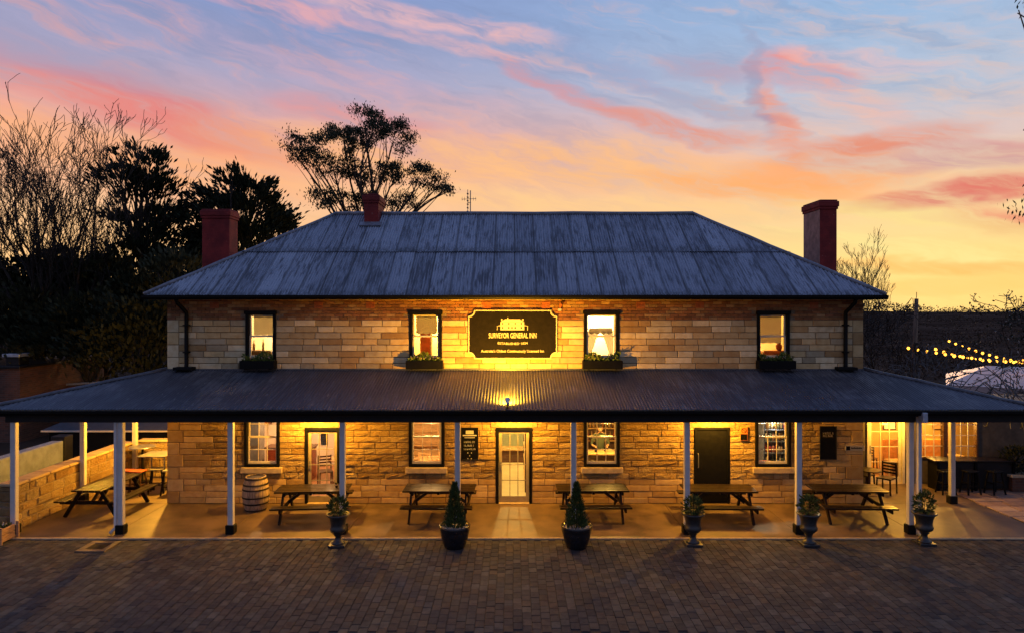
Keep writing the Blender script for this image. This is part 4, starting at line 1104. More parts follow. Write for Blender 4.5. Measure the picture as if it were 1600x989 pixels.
# ------------------------------------------------------------------ foliage
def leaf(mb, p, d, ln, wd, R, t):
    d = Vector(d).normalized(); a = d.cross(Vector((R.uniform(-1, 1), R.uniform(-1, 1), R.uniform(-1, 1))))
    a = a.normalized() if a.length > 1e-4 else d.orthogonal().normalized()
    p = Vector(p); mb.tint = (t, t, t)
    mb.add([p, p + d * ln * .5 + a * wd, p + d * ln, p + d * ln * .5 - a * wd], [(0, 1, 2, 3)])
def rand_dir(R):
    while True:
        v = Vector((R.uniform(-1, 1), R.uniform(-1, 1), R.uniform(-1, 1)))
        if .05 < v.length < 1: return v.normalized()
def ball_plant(mb, c, rx, rz, n, ln, wd, R, shape='ball'):
    for i in range(n):
        v = rand_dir(R); rr = R.uniform(.55, 1.05)
        if shape == 'cone':
            h = R.random() ** 1.25; r = (1 - h) ** .8 * rx * R.uniform(.5, 1.08) * (.9 + .22 * math.sin(h * 26 + v.x * 3)); a = R.uniform(0, 2 * PI)
            p = (c[0] + r * math.cos(a), c[1] + r * math.sin(a), c[2] + h * rz); d = (math.cos(a) * .6, math.sin(a) * .6, 1.0)
            d = (d[0] + R.uniform(-.4, .4), d[1] + R.uniform(-.4, .4), d[2])
        else:
            k = 1 + .25 * mnoise.noise(v * 3 + Vector(c))
            p = (c[0] + v.x * rx * rr * k, c[1] + v.y * rx * rr * k, c[2] + v.z * rz * rr * k); d = v + Vector((R.uniform(-.5, .5), R.uniform(-.5, .5), R.uniform(.1, .9)))
        leaf(mb, p, d, ln * R.uniform(.7, 1.3), wd * R.uniform(.7, 1.2), R, R.random())
R7 = random.Random(7)
def urn(label, x, y, h):
    t = thing('urn_planter', label, 'planter', (x, y, -.012), 0, 'cast iron urns along the paving edge')
    mb = MB(); mb.bbox(-.19, .19, -.19, .19, 0, .05, .008); mb.build('plinth', M['cast'], t)
    mb = MB(); mb.lathe([(.15, .05), (.155, .075), (.11, .10), (.075, .15), (.065, .20), (.085, .245), (.105, .26), (.09, .275), (.14, .30), (.185, .35), (.195, .40), (.175, .43), (.17, .50), (.185, .58), (.215, .66), (.265, .70), (.275, .72), (.262, .735), (.235, .725), (.20, .68), (.0, .675)], 24)
    mb.build('urn', M['cast'], t, True)
    mb = MB(); mb.lathe([(.205, .684), (.1, .70), (.0, .705)], 16); mb.build('soil', M['soil'], t)
    mb = MB(); ball_plant(mb, (0, 0, .72 + h * .42), .20, h * .5, 520, .085, .018, R7); mb.build('foliage', M['topiary'], t)
    mb = MB()
    for i in range(9):
        v = rand_dir(R7); mb.tube([(0, 0, .68), (v.x * .06, v.y * .06, .76), (v.x * .14, v.y * .14, .72 + h * (.45 + .4 * abs(v.z)))], [.008, .006, .003], 4)
    mb.build('stem', M['bark'], t); return t
urn('cast iron urn with bushy plant in front of the left glazed door', PX(528, -3.32), -3.30, .42)
urn('cast iron urn with bushy plant in front of the solid black door', PX(1083, -3.25), -3.24, .40)
urn('cast iron urn with bushy plant by the rightmost ground floor window', PX(1264, -3.25), -3.24, .44)
urn('cast iron urn with taller plant at the right corner beside the downpipe', PX(1445, -3.2), -3.18, .52)
def pot(label, x, y):
    t = thing('conifer_pot', label, 'planter', (x, y, -.012), 0, 'round glazed pots with conifers')
    mb = MB(); mb.lathe([(.22, 0), (.235, .01), (.275, .12), (.315, .26), (.335, .36), (.33, .375), (.345, .39), (.345, .42), (.352, .44), (.358, .50), (.345, .512), (.325, .50), (.315, .45), (.0, .448)], 32); mb.build('pot', M['glaze'], t, True)
    mb = MB(); mb.lathe([(.318, .455), (.2, .47), (.0, .478)], 20); mb.build('pebble_bed', M['gravel'], t)
    mb = MB()
    for i in range(60):
        a, r = R7.uniform(0, 2 * PI), .30 * math.sqrt(R7.random()); mb.bbox(-.02, .02, -.015, .015, -.01, .012, .007, Matrix.Translation((r * math.cos(a), r * math.sin(a), .478 - .05 * r)) @ Euler((R7.uniform(-.5, .5), R7.uniform(-.5, .5), R7.uniform(0, 6))).to_matrix().to_4x4())
    stuff(mb.build('pebble', M['gravel'], t))
    mb = MB(); ball_plant(mb, (0, 0, .46), .24, .98, 2100, .085, .014, R7, 'cone'); mb.build('foliage', M['topiary'], t)
    mb = MB(); mb.tube([(0, 0, .44), (.01, 0, .8), (0, .01, 1.35)], [.025, .018, .004], 6); mb.build('trunk', M['bark'], t)
pot('round black pot with clipped conifer left of the middle door', PX(710.5, -3.42), -3.40)
pot('round black pot with clipped conifer right of the middle door', PX(901, -3.42), -3.40)

def flower_box(i, label):
    x0, x1 = up_win[i]; c = (x0 + x1) / 2
    t = thing('window_box', label, 'window box', (c, -.19, 3.74), 0, 'window boxes on the upper windows'); w = (x1 - x0) / 2 + .06
    mb = MB(); s = .02
    mb.bbox(-w, w, -.13, -.13 + s, .03, .26, .005); mb.bbox(-w, w, .13 - s, .13, .03, .26, .005); mb.bbox(-w, -w + s, -.109, .109, .03, .26, .005); mb.bbox(w - s, w, -.109, .109, .03, .26, .005); mb.bbox(-w + s, w - s, -.11, .11, .03, .06, .003)
    mb.build('trough', M['black'], t)
    mb = MB(); mb.box(-w + .021, w - .021, -.108, .108, .18, .225); mb.build('soil', M['soil'], t)
    for sx in (-1, 1):
        mb = MB(); mb.bar((sx * w * .7, .17, .02), (sx * w * .7, -.1, .02), .03, .03); mb.build('bracket', M['black'], t)
    mb = MB()
    for k in range(420):
        x = R7.uniform(-w * .85, w * .85); den = .5 + .5 * math.sin(x * 9 + i * 2)
        leaf(mb, (x, R7.uniform(-.09, .09), .22 + R7.uniform(0, .17) * (.4 + den)), (R7.uniform(-.7, .7), R7.uniform(-.9, .5), R7.uniform(.2, 1)), R7.uniform(.06, .12), .024, R7, R7.random())
    mb.build('foliage', M['boxleaf'], t)
    mb = MB()
    for k in range(26):
        p = (R7.uniform(-w * .85, w * .85), R7.uniform(-.1, .05), .30 + R7.uniform(0, .07))
        for j in range(5): leaf(mb, p, rand_dir(R7), .03, .012, R7, R7.random())
    stuff(mb.build('flower', M['petal'], t))
for i, s_ in enumerate(('black window box under the upstairs window nearest the left end', 'black window box under the upstairs window left of the signboard', 'black window box under the upstairs window right of the signboard', 'black window box under the upstairs window nearest the right end')): flower_box(i, s_)

# raised planter at the left edge of the picture
pl = thing('planter_box', 'raw timber planter box with white flowers at the left edge', 'planter', (-12.3, -3.05, -.012))
for k in range(2):
    mb = MB(); mb.bbox(-.75, .42, -.25, -.22, .03 + k * .16, .18 + k * .16, .005); mb.build('board', M['rawtimber'], pl)
    mb = MB(); mb.bbox(-.75, .42, .22, .25, .03 + k * .16, .18 + k * .16, .005); mb.build('board', M['rawtimber'], pl)
    mb = MB(); mb.bbox(.42, .45, -.25, .25, .03 + k * .16, .18 + k * .16, .005); mb.build('board', M['rawtimber'], pl)
    mb = MB(); mb.bbox(-.78, -.75, -.25, .25, .03 + k * .16, .18 + k * .16, .005); mb.build('board', M['rawtimber'], pl)
for x in (-.78, .455):
    for y in (-.29, .25): mb = MB(); mb.bbox(x, x + .07, y, y + .04, 0, .40, .006); mb.build('corner_post', M['rawtimber'], pl)
mb = MB(); mb.box(-.74, .41, -.215, .215, .1, .29); mb.build('soil', M['soil'], pl)
mb = MB(); mf = MB()
for k in range(500): leaf(mb, (R7.uniform(-.7, .4), R7.uniform(-.2, .2), .29 + R7.uniform(0, .06)), (R7.uniform(-.6, .6), R7.uniform(-.6, .6), 1), .07, .018, R7, R7.random())
for k in range(45):
    p = (R7.uniform(-.7, .4), R7.uniform(-.2, .2), .37 + R7.uniform(0, .04))
    for j in range(6): leaf(mf, p, rand_dir(R7), .032, .014, R7, .9)
mb.build('foliage', M['topiary'], pl); stuff(mf.build('flower', M['blossom'], pl))

# ------------------------------------------------------------------ left patio: stone wall, bar tables, stools
lw = thing('garden_wall', 'low rough sandstone wall enclosing the left patio', 'wall', (0, 0, 0))
def rubble(axis, c0, a0, a1, H, sgn, core):
    """random coursed stones on one face; axis 0: wall runs along X at y=c0, 1: runs along Y at x=c0"""
    z = 0.0
    while z < H - .04:
        h = min(R7.uniform(.13, .27), H - z)
        if H - z - h < .07: h = H - z
        a = a0
        while a < a1 - .02:
            L = R7.uniform(.2, .6)
            if a1 - a - L < .12: L = a1 - a
            pr = R7.uniform(.0, .03); mb = MB(); f = R7.uniform(.75, 1.2); c = R7.choice([(.42, .30, .14), (.36, .25, .12), (.46, .35, .19), (.32, .21, .10)]); mb.tint = tuple(v * f for v in c)
            g_ = .009; lo, hi = c0 - .04, c0 + pr
            if sgn < 0: lo, hi = c0 - pr, c0 + .04
            zj = R7.uniform(-.012, .012)
            if axis == 1: mb.bbox(lo, hi, a + g_, a + L - g_, z + g_, z + h - g_ + min(0, zj), .02)
            else: mb.bbox(a + g_, a + L - g_, lo, hi, z + g_, z + h - g_ + min(0, zj), .02)
            mb.v = [(x + R7.uniform(-.008, .008), y + R7.uniform(-.008, .008), z_ + R7.uniform(-.006, .006)) for x, y, z_ in mb.v]
            mb.build('stone', M['rock'], core); a += L
        z += h
mb = MB(); mb.box(-12.56, -12.20, -2.38, 3.0, -.05, 1.07); core = mb.build('core', M['mortar'], lw); rubble(1, -12.2, -2.40, 2.95, 1.08, 1, core); 
mb = MB(); mb.box(-12.2, X0 - .01, 3.0, 3.3, -.05, 1.09); core2 = mb.build('core', M['mortar'], lw); rubble(0, 3.0, -12.16, X0 - .01, 1.10, -1, core2); rubble(0, -2.38, -12.57, -12.17, 1.08, -1, core)
y = -2.42
while y < 2.9:
    L = R7.uniform(.5, .8); mb = MB(); f = R7.uniform(.85, 1.15); mb.tint = (.40 * f, .30 * f, .17 * f); mb.bbox(-12.60, -12.14, y + .005, min(y + L, 2.95) - .005, 1.09, 1.165, .02); mb.build('coping_stone', M['stone'], lw); y += L
x = -12.13
while x < X0 - .1:
    L = R7.uniform(.5, .8); mb = MB(); f = R7.uniform(.85, 1.15); mb.tint = (.40 * f, .30 * f, .17 * f); mb.bbox(x + .005, min(x + L, X0 - .02) - .005, 2.95, 3.33, 1.11, 1.185, .02); mb.build('coping_stone', M['stone'], lw); x += L
bt = thing('bar_table', 'tall square grey metal table on the left patio', 'table', (-10.72, 1.55, 0))
mb = MB(); mb.bbox(-.42, .42, -.42, .42, 1.03, 1.06, .006); mb.build('tabletop', M['steel'], bt)
for sx in (-1, 1):
    for sy in (-1, 1): mb = MB(); mb.box(sx * .40 - .018, sx * .40 + .018, sy * .40 - .018, sy * .40 + .018, 0, 1.03); mb.build('leg', M['steel'], bt)
mb = MB(); mb.box(-.38, .38, -.415, -.385, .22, .25); mb.box(-.38, .38, .385, .415, .22, .25); mb.build('stretcher', M['steel'], bt)
rt = thing('bar_table', 'tall round pale topped table by the back patio wall', 'table', (-11.62, 2.35, 0))
mb = MB(); mb.lathe([(0, 1.08), (.38, 1.08), (.39, 1.095), (.38, 1.11), (0, 1.11)], 28); mb.build('tabletop', M['steel'], rt)
mb = MB(); mb.tube([(0, 0, .03), (0, 0, 1.08)], .035, 10); mb.build('pedestal', M['black'], rt)
mb = MB(); mb.lathe([(0, .03), (.05, .03), (.24, .015), (.25, 0), (0, 0)], 20); mb.build('base', M['black'], rt)
def stool(label, loc, rz, ms, ml, h=.72, grp='bar stools on the left patio'):
    t = thing('bar_stool', label, 'stool', loc, rz, grp)
    mb = MB(); mb.bbox(-.19, .19, -.15, .15, h - .04, h, .012); mb.build('seat', ms, t)
    for sx in (-1, 1):
        for sy in (-1, 1): mb = MB(); mb.bar((sx * .13, sy * .10, h - .04), (sx * .20, sy * .17, 0), .036, .036, (0, 1, 0)); mb.build('leg', ml, t)
    for sy in (-1, 1): mb = MB(); mb.bar((-.175, sy * .145, .25), (.175, sy * .145, .25), .024, .024); mb.build('rung', ml, t)
    for sx in (-1, 1): mb = MB(); mb.bar((sx * .165, -.13, .33), (sx * .165, .13, .33), .024, .024); mb.build('rung', ml, t)
    return t
stool('red wooden bar stool nearest the post on the left patio', (-11.32, .92, 0), .1, M['redwood'], M['darkwood'])
stool('red wooden bar stool in front of the tall square table', (-10.93, .85, 0), -.15, M['redwood'], M['darkwood'])
stool('grey topped metal stool behind the red stools', (-10.52, 1.12, 0), .3, M['steel'], M['black'])
stool('grey topped metal stool against the end wall of the inn', (-10.02, .92, 0), -.1, M['steel'], M['black'])

# ------------------------------------------------------------------ right hand wing with glazed door
M['winepaint'] = simple('ochre_room_paint', (0.55, 0.34, 0.12), 0.8, var=0.1, scale=2)
wing = thing('side_wing', 'low rendered side wing set back on the right of the inn', 'building', (0, 0, 0))
WY = 2.15
dx0, dx1 = PX(1354, WY), PX(1413, WY); wx0, wx1 = PX(1431, WY), PX(1528, WY); wzb = PZ(716, WY)
M['wingwall'] = simple('dark_render', (0.07, 0.055, 0.04), 0.85, var=0.3, scale=4)
mb = MB(); mb.box(X1 + .002, dx0, WY, WY + .2, 0, 2.36); mb.box(dx1, wx0, WY, WY + .2, 0, 2.36); mb.box(wx0, wx1, WY, WY + .2, 0, wzb); mb.box(wx1, 19, WY, WY + .2, 0, 2.36)
mb.box(dx0, dx1, WY, WY + .2, 2.24, 2.36); mb.box(wx0, wx1, WY, WY + .2, 2.20, 2.36); mb.box(18.8, 19, WY + .2, 4.4, 0, 2.36); mb.box(X1 + .002, 19, 4.4, 4.6, 0, 2.36); mb.build('wall', M['wingwall'], wing)
mb = MB(); mb.bbox(X1 + .01, 19.2, WY - .12, 4.7, 2.37, 2.45, .01); mb.build('roof', M['charcoal'], wing)
mb = MB(); mb.box(X1 + .01, 18.8, WY + .01, 4.4, -.02, .012); mb.build('interior_floor', M['floorboards'], wing)
mb = MB(); mb.add([(X1 + .41, 4.38, 0), (18.8, 4.38, 0), (18.8, 4.38, 2.36), (X1 + .41, 4.38, 2.36)], [(0, 1, 2, 3)]); mb.build('interior_wall', M['winepaint'], wing)
dw = glazed_door(dx0, dx1, 2.24, wing, WY - .04, 'cream', 'cream', 4)
mb = MB(); ring(mb, wx0, wx1, wzb, 2.20, WY - .03, WY + .14, .05); mid = (wx0 + wx1) / 2 - .05; mb.box(mid - .06, mid + .06, WY - .029, WY + .139, wzb + .05, 2.15); ww = mb.build('window', M['darkwood'], wing)
s = MB()
lights(ww, wx0 + .05, mid - .06, wzb + .05, 2.15, 3, 4, WY + .05, s, .022); lights(ww, mid + .06, wx1 - .05, wzb + .05, 2.15, 4, 4, WY + .05, s, .022); s.build('glazing_bars', M['cream'], ww)
pn2 = thing('paper_notice', 'white paper notice on the glazed door of the side wing', 'notice', ((dx0 + dx1) / 2, WY + .015, 1.98)); mb = MB(); mb.box(-.1, .1, -.001, .001, -.16, .2); mb.build('sheet', M['paper'], pn2)
mb = MB()
for i in range(5): mb.box(-.06, .06 - .02 * (i % 2), -.002, -.001, .10 - i * .05, .112 - i * .05)
mb.build('print', M['charcoal'], pn2)
wall_lamp((dx0 + dx1) / 2 + .1, WY - .041, 2.19, 'shaded wall lamp above the glazed door of the side wing', 260)
room_lamp(11.6, 3.4, 2.36, .25, 150, (1, .52, .12), 'pendant lamp inside the side wing behind its door')
room_lamp(13.6, 3.2, 2.36, .25, 300, (1, .52, .10), 'pendant lamp inside the side wing behind its wide window')
# ================================================================== INSIDE THE ROOMS
def chair(label, loc, rz, m, grp='chairs inside the rooms', slats=4):
    t = thing('chair', label, 'chair', loc, rz, grp)
    mb = MB(); mb.bbox(-.21, .21, -.21, .21, .43, .47, .012); mb.build('seat', m, t)
    for sx in (-1, 1):
        mb = MB(); mb.bar((sx * .18, -.18, .43), (sx * .20, -.20, 0), .035, .035, (0, 1, 0)); mb.build('leg', m, t)
        mb = MB(); mb.bar((sx * .19, .19, .9), (sx * .20, .23, 0), .035, .035, (0, 1, 0)); mb.build('leg', m, t)
    for k in range(slats): mb = MB(); mb.bbox(-.175, .175, .18, .20, .56 + k * .09, .61 + k * .09, .006); mb.build('back_slat', m, t)
    return t
def table(label, loc, m, r=.45, h=.74, grp='tables inside the rooms', ml=None):
    t = thing('dining_table', label, 'table', loc, 0, grp)
    mb = MB(); mb.lathe([(0, h - .03), (r, h - .03), (r + .008, h - .015), (r, h), (0, h)], 28); mb.build('tabletop', m, t)
    mb = MB(); mb.tube([(0, 0, .03), (0, 0, h - .03)], .04, 10); mb.build('pedestal', ml or M['darkwood'], t)
    mb = MB(); mb.lathe([(0, .05), (.05, .05), (.26, .02), (.27, 0), (0, 0)], 16); mb.build('base', ml or M['darkwood'], t); return t
F0 = .012
# left room: counter, cupboard, table
ct = thing('counter', 'red brown panelled counter seen through the leftmost ground floor window', 'counter', (-7.25, 2.75, F0))
mb = MB(); mb.bbox(-.55, .9, -.25, .25, 0, 1.0, .01); mb.build('body', M['redwood'], ct)
mb = MB(); mb.bbox(-.6, .95, -.3, .3, 1.0, 1.04, .008); mb.build('worktop', M['darkwood'], ct)
for k in range(3): mb = MB(); mb.bbox(-.5 + k * .46, -.12 + k * .46, -.262, -.25, .12, .88, .006); mb.build('panel', M['redwood'], ct)
sb_ = thing('sideboard', 'tall grey painted dresser at the left of the leftmost ground floor window', 'cupboard', (-8.35, 2.9, F0))
mb = MB(); mb.bbox(-.28, .28, -.22, .22, 0, 1.95, .01); mb.build('carcass', M['steel'], sb_)
for k in range(2): mb = MB(); mb.bbox(-.25, .25, -.235, -.22, .1 + k * .95, .95 + k * .9, .006); mb.build('door', M['whitewall'], sb_)
table('round white topped table low in the leftmost ground floor window', (-6.75, 1.25, F0), M['cloth'], .42)
chair('dark chair beside the round white topped table', (-7.35, 1.15, F0), 1.3, M['darkwood'])
tp = thing('picture_frame', 'framed picture on the back wall of the leftmost ground floor room', 'picture', (-8.6, 4.57, 1.75))
mb = MB(); ring(mb, -.25, .25, -.32, .32, -.02, .02, .035); mb.build('frame', M['darkwood'], tp); mb = MB(); mb.box(-.216, .216, -.005, .012, -.286, .286); mb.build('print', M['orange'], tp)
# behind the left door
table('dining table with pale top behind the left glazed door', (-5.35, 2.3, F0), M['paleoak'], .42)
chair('dark chair left of the table behind the left glazed door', (-5.75, 1.85, F0), .4, M['darkwood']); chair('dark chair right of the table behind the left glazed door', (-4.9, 2.05, F0), -.6, M['darkwood']); chair('dark chair at the back of the table behind the left glazed door', (-5.45, 3.0, F0), 3.0, M['darkwood'])
cb = thing('cabinet', 'tall dark cabinet at the back behind the left glazed door', 'cabinet', (-4.75, 4.2, F0)); mb = MB(); mb.bbox(-.32, .32, -.25, .25, 0, 2.0, .01); mb.build('carcass', M['darkwood'], cb)
for k in (-1, 1): mb = MB(); mb.bbox(k * .155 - .14, k * .155 + .14, -.265, -.25, .1, 1.9, .008); mb.build('door', M['darkwood'], cb)
# pale room
for i, (x, y, r) in enumerate(((-3.0, 1.5, .2), (-2.5, 1.75, -.2), (-2.05, 1.45, .5), (-2.75, 2.6, 2.9), (-2.15, 2.7, 3.2))):
    chair(('pale wood chair at the left in the window left of the chalkboard', 'pale wood chair in the middle of the window left of the chalkboard', 'pale wood chair at the right in the window left of the chalkboard', 'pale wood chair at the back left of the pale room', 'pale wood chair at the back right of the pale room')[i], (x, y, F0), r, M['paleoak'])
table('pale wood table in the room left of the middle door', (-2.5, 2.25, F0), M['paleoak'], .45, ml=M['paleoak'])
bc = thing('bookcase', 'pale open bookcase on the back wall of the pale room', 'bookcase', (-3.0, 3.95, F0))
mb = MB(); mb.bbox(-.5, -.47, -.17, .17, 0, 1.6, .004); mb.bbox(.47, .5, -.17, .17, 0, 1.6, .004); mb.box(-.47, .47, .15, .17, 0, 1.6); mb.build('carcass', M['paleoak'], bc)
for k in range(5): mb = MB(); mb.bbox(-.469, .469, -.17, .149, .05 + k * .38, .075 + k * .38, .003); mb.build('shelf', M['paleoak'], bc)
# hall: shelving on the right hand side, counter at the end
sh = thing('shelf_unit', 'dark shelving with boxes along the right side of the middle hall', 'shelves', (.50, 2.4, F0))
mb = MB(); mb.box(.12, .14, -1.3, 1.6, 0, 2.3); mb.bbox(-.16, .12, -1.32, -1.3, 0, 2.3, .003); mb.bbox(-.16, .12, 1.6, 1.62, 0, 2.3, .003); mb.build('carcass', M['darkwood'], sh)
for k in range(6): mb = MB(); mb.bbox(-.16, .119, -1.299, 1.599, .1 + k * .4, .13 + k * .4, .004); mb.build('shelf', M['paleoak'], sh)
for k in range(5):
    y = -1.2
    while y < 1.3:
        w = R7.uniform(.12, .3); h = R7.uniform(.12, .3)
        if R7.random() < .75:
            b_ = tag(link('carton', MB().bbox(-.1, .1, -w / 2 + .01, w / 2 - .01, 0, h, .005).mesh('carton'), M[R7.choice(['darkwood', 'orange', 'charcoal', 'redwood', 'notice'])], None, (.50 - .02, 2.4 + y + w / 2, F0 + .13 + k * .4)), 'small carton or tin on the dark shelving in the middle hall', 'carton', 'goods on the hall shelving')
        y += w + R7.uniform(0, .1)
hc = thing('ledge', 'low brick ledge with timber top at the far end of the middle hall', 'ledge', (-.25, 5.2, F0))
mb = MB(); mb.bbox(-.7, .8, -.25, .25, 0, .42, .01); mb.build('body', M['brick'], hc); mb = MB(); mb.bbox(-.72, .82, -.3, .3, .42, .47, .006); mb.build('worktop', M['paleoak'], hc)
# bar
bar = thing('bar_counter', 'bar counter with pale top behind the window right of the middle door', 'counter', (2.75, 1.75, F0))
mb = MB(); mb.bbox(-1.2, 1.2, -.25, .25, 0, 1.02, .01); mb.build('body', M['darkwood'], bar); mb = MB(); mb.bbox(-1.25, 1.25, -.32, .3, 1.02, 1.07, .008); mb.build('worktop', M['paleoak'], bar)
def bottle_mesh(h, r):
    mb = MB(); mb.lathe([(0, 0), (r, 0), (r, h * .58), (r * .75, h * .68), (r * .32, h * .76), (r * .32, h * .97), (r * .38, h), (0, h)], 10); me = mb.mesh('bottle', True); me.materials.append(M['bottle']); return me
bms = [bottle_mesh(.30, .038), bottle_mesh(.27, .042), bottle_mesh(.33, .036)]
def bottle_shelf(label, loc, w, n_sh, z0, dz, glabel):
    t = thing('bottle_shelf', label, 'shelves', loc); mb = MB(); mb.box(-w, w, .14, .16, 0, z0 + n_sh * dz + .1); mb.bbox(-w - .02, -w, -.15, .16, 0, z0 + n_sh * dz + .1, .003); mb.bbox(w, w + .02, -.15, .16, 0, z0 + n_sh * dz + .1, .003); mb.build('carcass', M['darkwood'], t)
    for k in range(n_sh):
        mb = MB(); mb.bbox(-w + .001, w - .001, -.15, .139, z0 + k * dz - .025, z0 + k * dz, .003); mb.build('shelf', M['paleoak'], t)
        x = -w + .06
        while x < w - .05:
            if R7.random() < .88: tag(link('bottle', R7.choice(bms), None, None, (loc[0] + x, loc[1] + R7.uniform(-.08, .02), loc[2] + z0 + k * dz + .0005)), glabel, 'bottle', glabel)
            x += R7.uniform(.095, .14)
bottle_shelf('back bar shelving full of bottles behind the person', (2.75, 4.15, F0), .95, 4, .95, .42, 'bottle on the back bar shelving behind the person')
gl_me = MB().lathe([(0, 0), (.035, 0), (.042, .12), (.038, .12), (.032, .01), (0, .01)], 12).mesh('glass', True); gl_me.materials.append(M['glass'])
for i in range(6): tag(link('glass', gl_me, None, None, (1.9 + i * .3, 1.65 + .1 * (i % 2), F0 + 1.0705)), 'drinking glass standing on the bar counter', 'glass', 'glasses on the bar counter')
table('round pale table just inside the window right of the middle door', (2.35, 1.0, F0), M['cloth'], .36)
bw = [tag(MB().lathe([(0, .0), (.06, .0), (.13, .05), (.15, .10), (.14, .10), (.12, .055), (.05, .012), (0, .012)], 18).build('bowl', M['whitewall'], None, True, (x, 1.0, F0 + .741)), lb, 'bowl') for x, lb in ((2.22, 'pale bowl at the left on the round table in the bar'), (2.56, 'pale bowl at the right on the round table in the bar'))]
# person behind the bar
def person():
    t = thing('person', 'person in olive shirt standing behind the bar looking down', 'person', (PX(937, 2.6), 2.6, F0))
    J = {'pel': (0, 0, .93), 'wai': (0, -.02, 1.10), 'che': (0, -.04, 1.33), 'nek': (0, -.05, 1.47), 'nk2': (0, -.075, 1.53),
         'sl': (-.18, -.04, 1.41), 'el': (-.27, -.10, 1.14), 'wl': (-.17, -.30, 1.09), 'sr': (.18, -.04, 1.41), 'er': (.28, -.08, 1.14), 'wr': (.19, -.28, 1.10),
         'hl': (-.09, 0, .88), 'kl': (-.10, -.02, .48), 'al': (-.11, .02, .08), 'tl': (-.12, -.14, .04), 'hr': (.09, 0, .88), 'kr': (.10, -.02, .48), 'ar': (.11, .02, .08), 'tr': (.12, -.14, .04)}
    rad = {'pel': .145, 'wai': .135, 'che': .16, 'nek': .07, 'nk2': .056, 'sl': .075, 'el': .045, 'wl': .03, 'sr': .075, 'er': .045, 'wr': .03, 'hl': .09, 'kl': .06, 'al': .04, 'tl': .035, 'hr': .09, 'kr': .06, 'ar': .04, 'tr': .035}
    E = [('pel', 'wai'), ('wai', 'che'), ('che', 'nek'), ('nek', 'nk2'), ('che', 'sl'), ('sl', 'el'), ('el', 'wl'), ('che', 'sr'), ('sr', 'er'), ('er', 'wr'), ('pel', 'hl'), ('hl', 'kl'), ('kl', 'al'), ('al', 'tl'), ('pel', 'hr'), ('hr', 'kr'), ('kr', 'ar'), ('ar', 'tr')]
    for sx, w in ((-1, 'wl'), (1, 'wr')):                       # hands
        b = Vector(J[w]); J[w + 'p'] = tuple(b + Vector((-sx * .01, -.06, .0))); rad[w + 'p'] = .032; E.append((w, w + 'p'))
        for f in range(4):
            a = Vector(J[w + 'p']) + Vector((sx * (.026 - f * .018), -.035, .004)); n1, n2 = w + 'f%d' % f, w + 'g%d' % f
            J[n1] = tuple(a); J[n2] = tuple(a + Vector((0, -.04 - .008 * (f in (1, 2)), -.02))); rad[n1] = .010; rad[n2] = .007; E += [(w + 'p', n1), (n1, n2)]
        J[w + 't'] = tuple(b + Vector((-sx * .05, -.06, .005))); rad[w + 't'] = .010; E.append((w, w + 't'))
    names = list(J); me = bpy.data.meshes.new('body'); me.from_pydata([J[n] for n in names], [(names.index(a), names.index(b)) for a, b in E], [])
    o = bpy.data.objects.new('body', me); col.objects.link(o)
    md = o.modifiers.new('skin', 'SKIN'); sd = o.modifiers.new('sub', 'SUBSURF'); sd.levels = sd.render_levels = 2
    sk = me.skin_vertices[0].data
    for i, n in enumerate(names): sk[i].radius = (rad[n], rad[n] * (.72 if n in ('pel', 'wai', 'che') else 1)); sk[i].use_root = (n == 'pel')
    bpy.context.view_layer.update()
    bm2 = bpy.data.meshes.new_from_object(o.evaluated_get(bpy.context.evaluated_depsgraph_get())); bpy.data.objects.remove(o)
    bm2.materials.clear()
    for k in ('shirt', 'skin', 'charcoal'): bm2.materials.append(M[k])
    for p in bm2.polygons:
        c = p.center; p.use_smooth = True
        p.material_index = 1 if (c.z > 1.475 or (c.y < -.17 and c.z > .9)) else (2 if c.z < .93 else 0)
    body = bpy.data.objects.new('body', bm2); col.objects.link(body); body.parent = t
    hm = MB()                                                   # head with brow, nose, chin, ears
    n1, n2 = 16, 14; vs_ = []; fs = []
    for i in range(n2 + 1):
        th = PI * i / n2
        for k in range(n1):
            ph = 2 * PI * k / n1; v = Vector((math.sin(th) * math.sin(ph), -math.sin(th) * math.cos(ph), math.cos(th)))
            x, y, z = v.x * .076, v.y * .095, v.z * .118
            if v.z < 0: x *= 1 - .28 * v.z * v.z; y *= 1 - .10 * v.z * v.z
            if v.y < -.85 and -.25 < v.z < .15: y -= .018 * (1 - abs(v.x) * 2.2)
            if v.y < -.6 and .05 < v.z < .3 and .2 < abs(v.x) < .6: y += .008
            vs_.append((x, y, z))
    for i in range(n2):
        for k in range(n1): fs.append((i * n1 + k, i * n1 + (k + 1) % n1, (i + 1) * n1 + (k + 1) % n1, (i + 1) * n1 + k)[::-1])
    H = Matrix.Translation((0, -.10, 1.625)) @ Matrix.Rotation(math.radians(16), 4, 'X')
    hm.add([H @ Vector(p) for p in vs_], fs)
    for sx in (-1, 1): hm.tube([H @ Vector((sx * .074, .005, .03)), H @ Vector((sx * .088, .018, .02)), H @ Vector((sx * .076, .008, -.03))], [.008, .014, .006], 6)
    hm.build('head', M['skin'], t, True)
    ey = MB()
    for sx in (-1, 1): ey.lathe([(0, -.009), (.009, 0), (0, .009)], 8, H @ Vector((sx * .031, -.084, .018)))
    ey.tube([H @ Vector((-.022, -.091, -.055)), H @ Vector((0, -.095, -.057)), H @ Vector((.022, -.091, -.055))], .004, 5); ey.build('face_features', M['hair'], t)
    hr = MB(); hv = []
    for i, v in enumerate(vs_):
        x, y, z = v
        hv.append((x * 1.10, y * 1.08 + .008, z * 1.09 + .006))
    keep = [f for f in fs if all((vs_[j][2] > .045 or vs_[j][1] > .02) and vs_[j][2] > -.06 for j in f)]
    hr.add([H @ Vector(p) for p in hv], keep); hr.build('hair', M['hair'], t, True)
person()
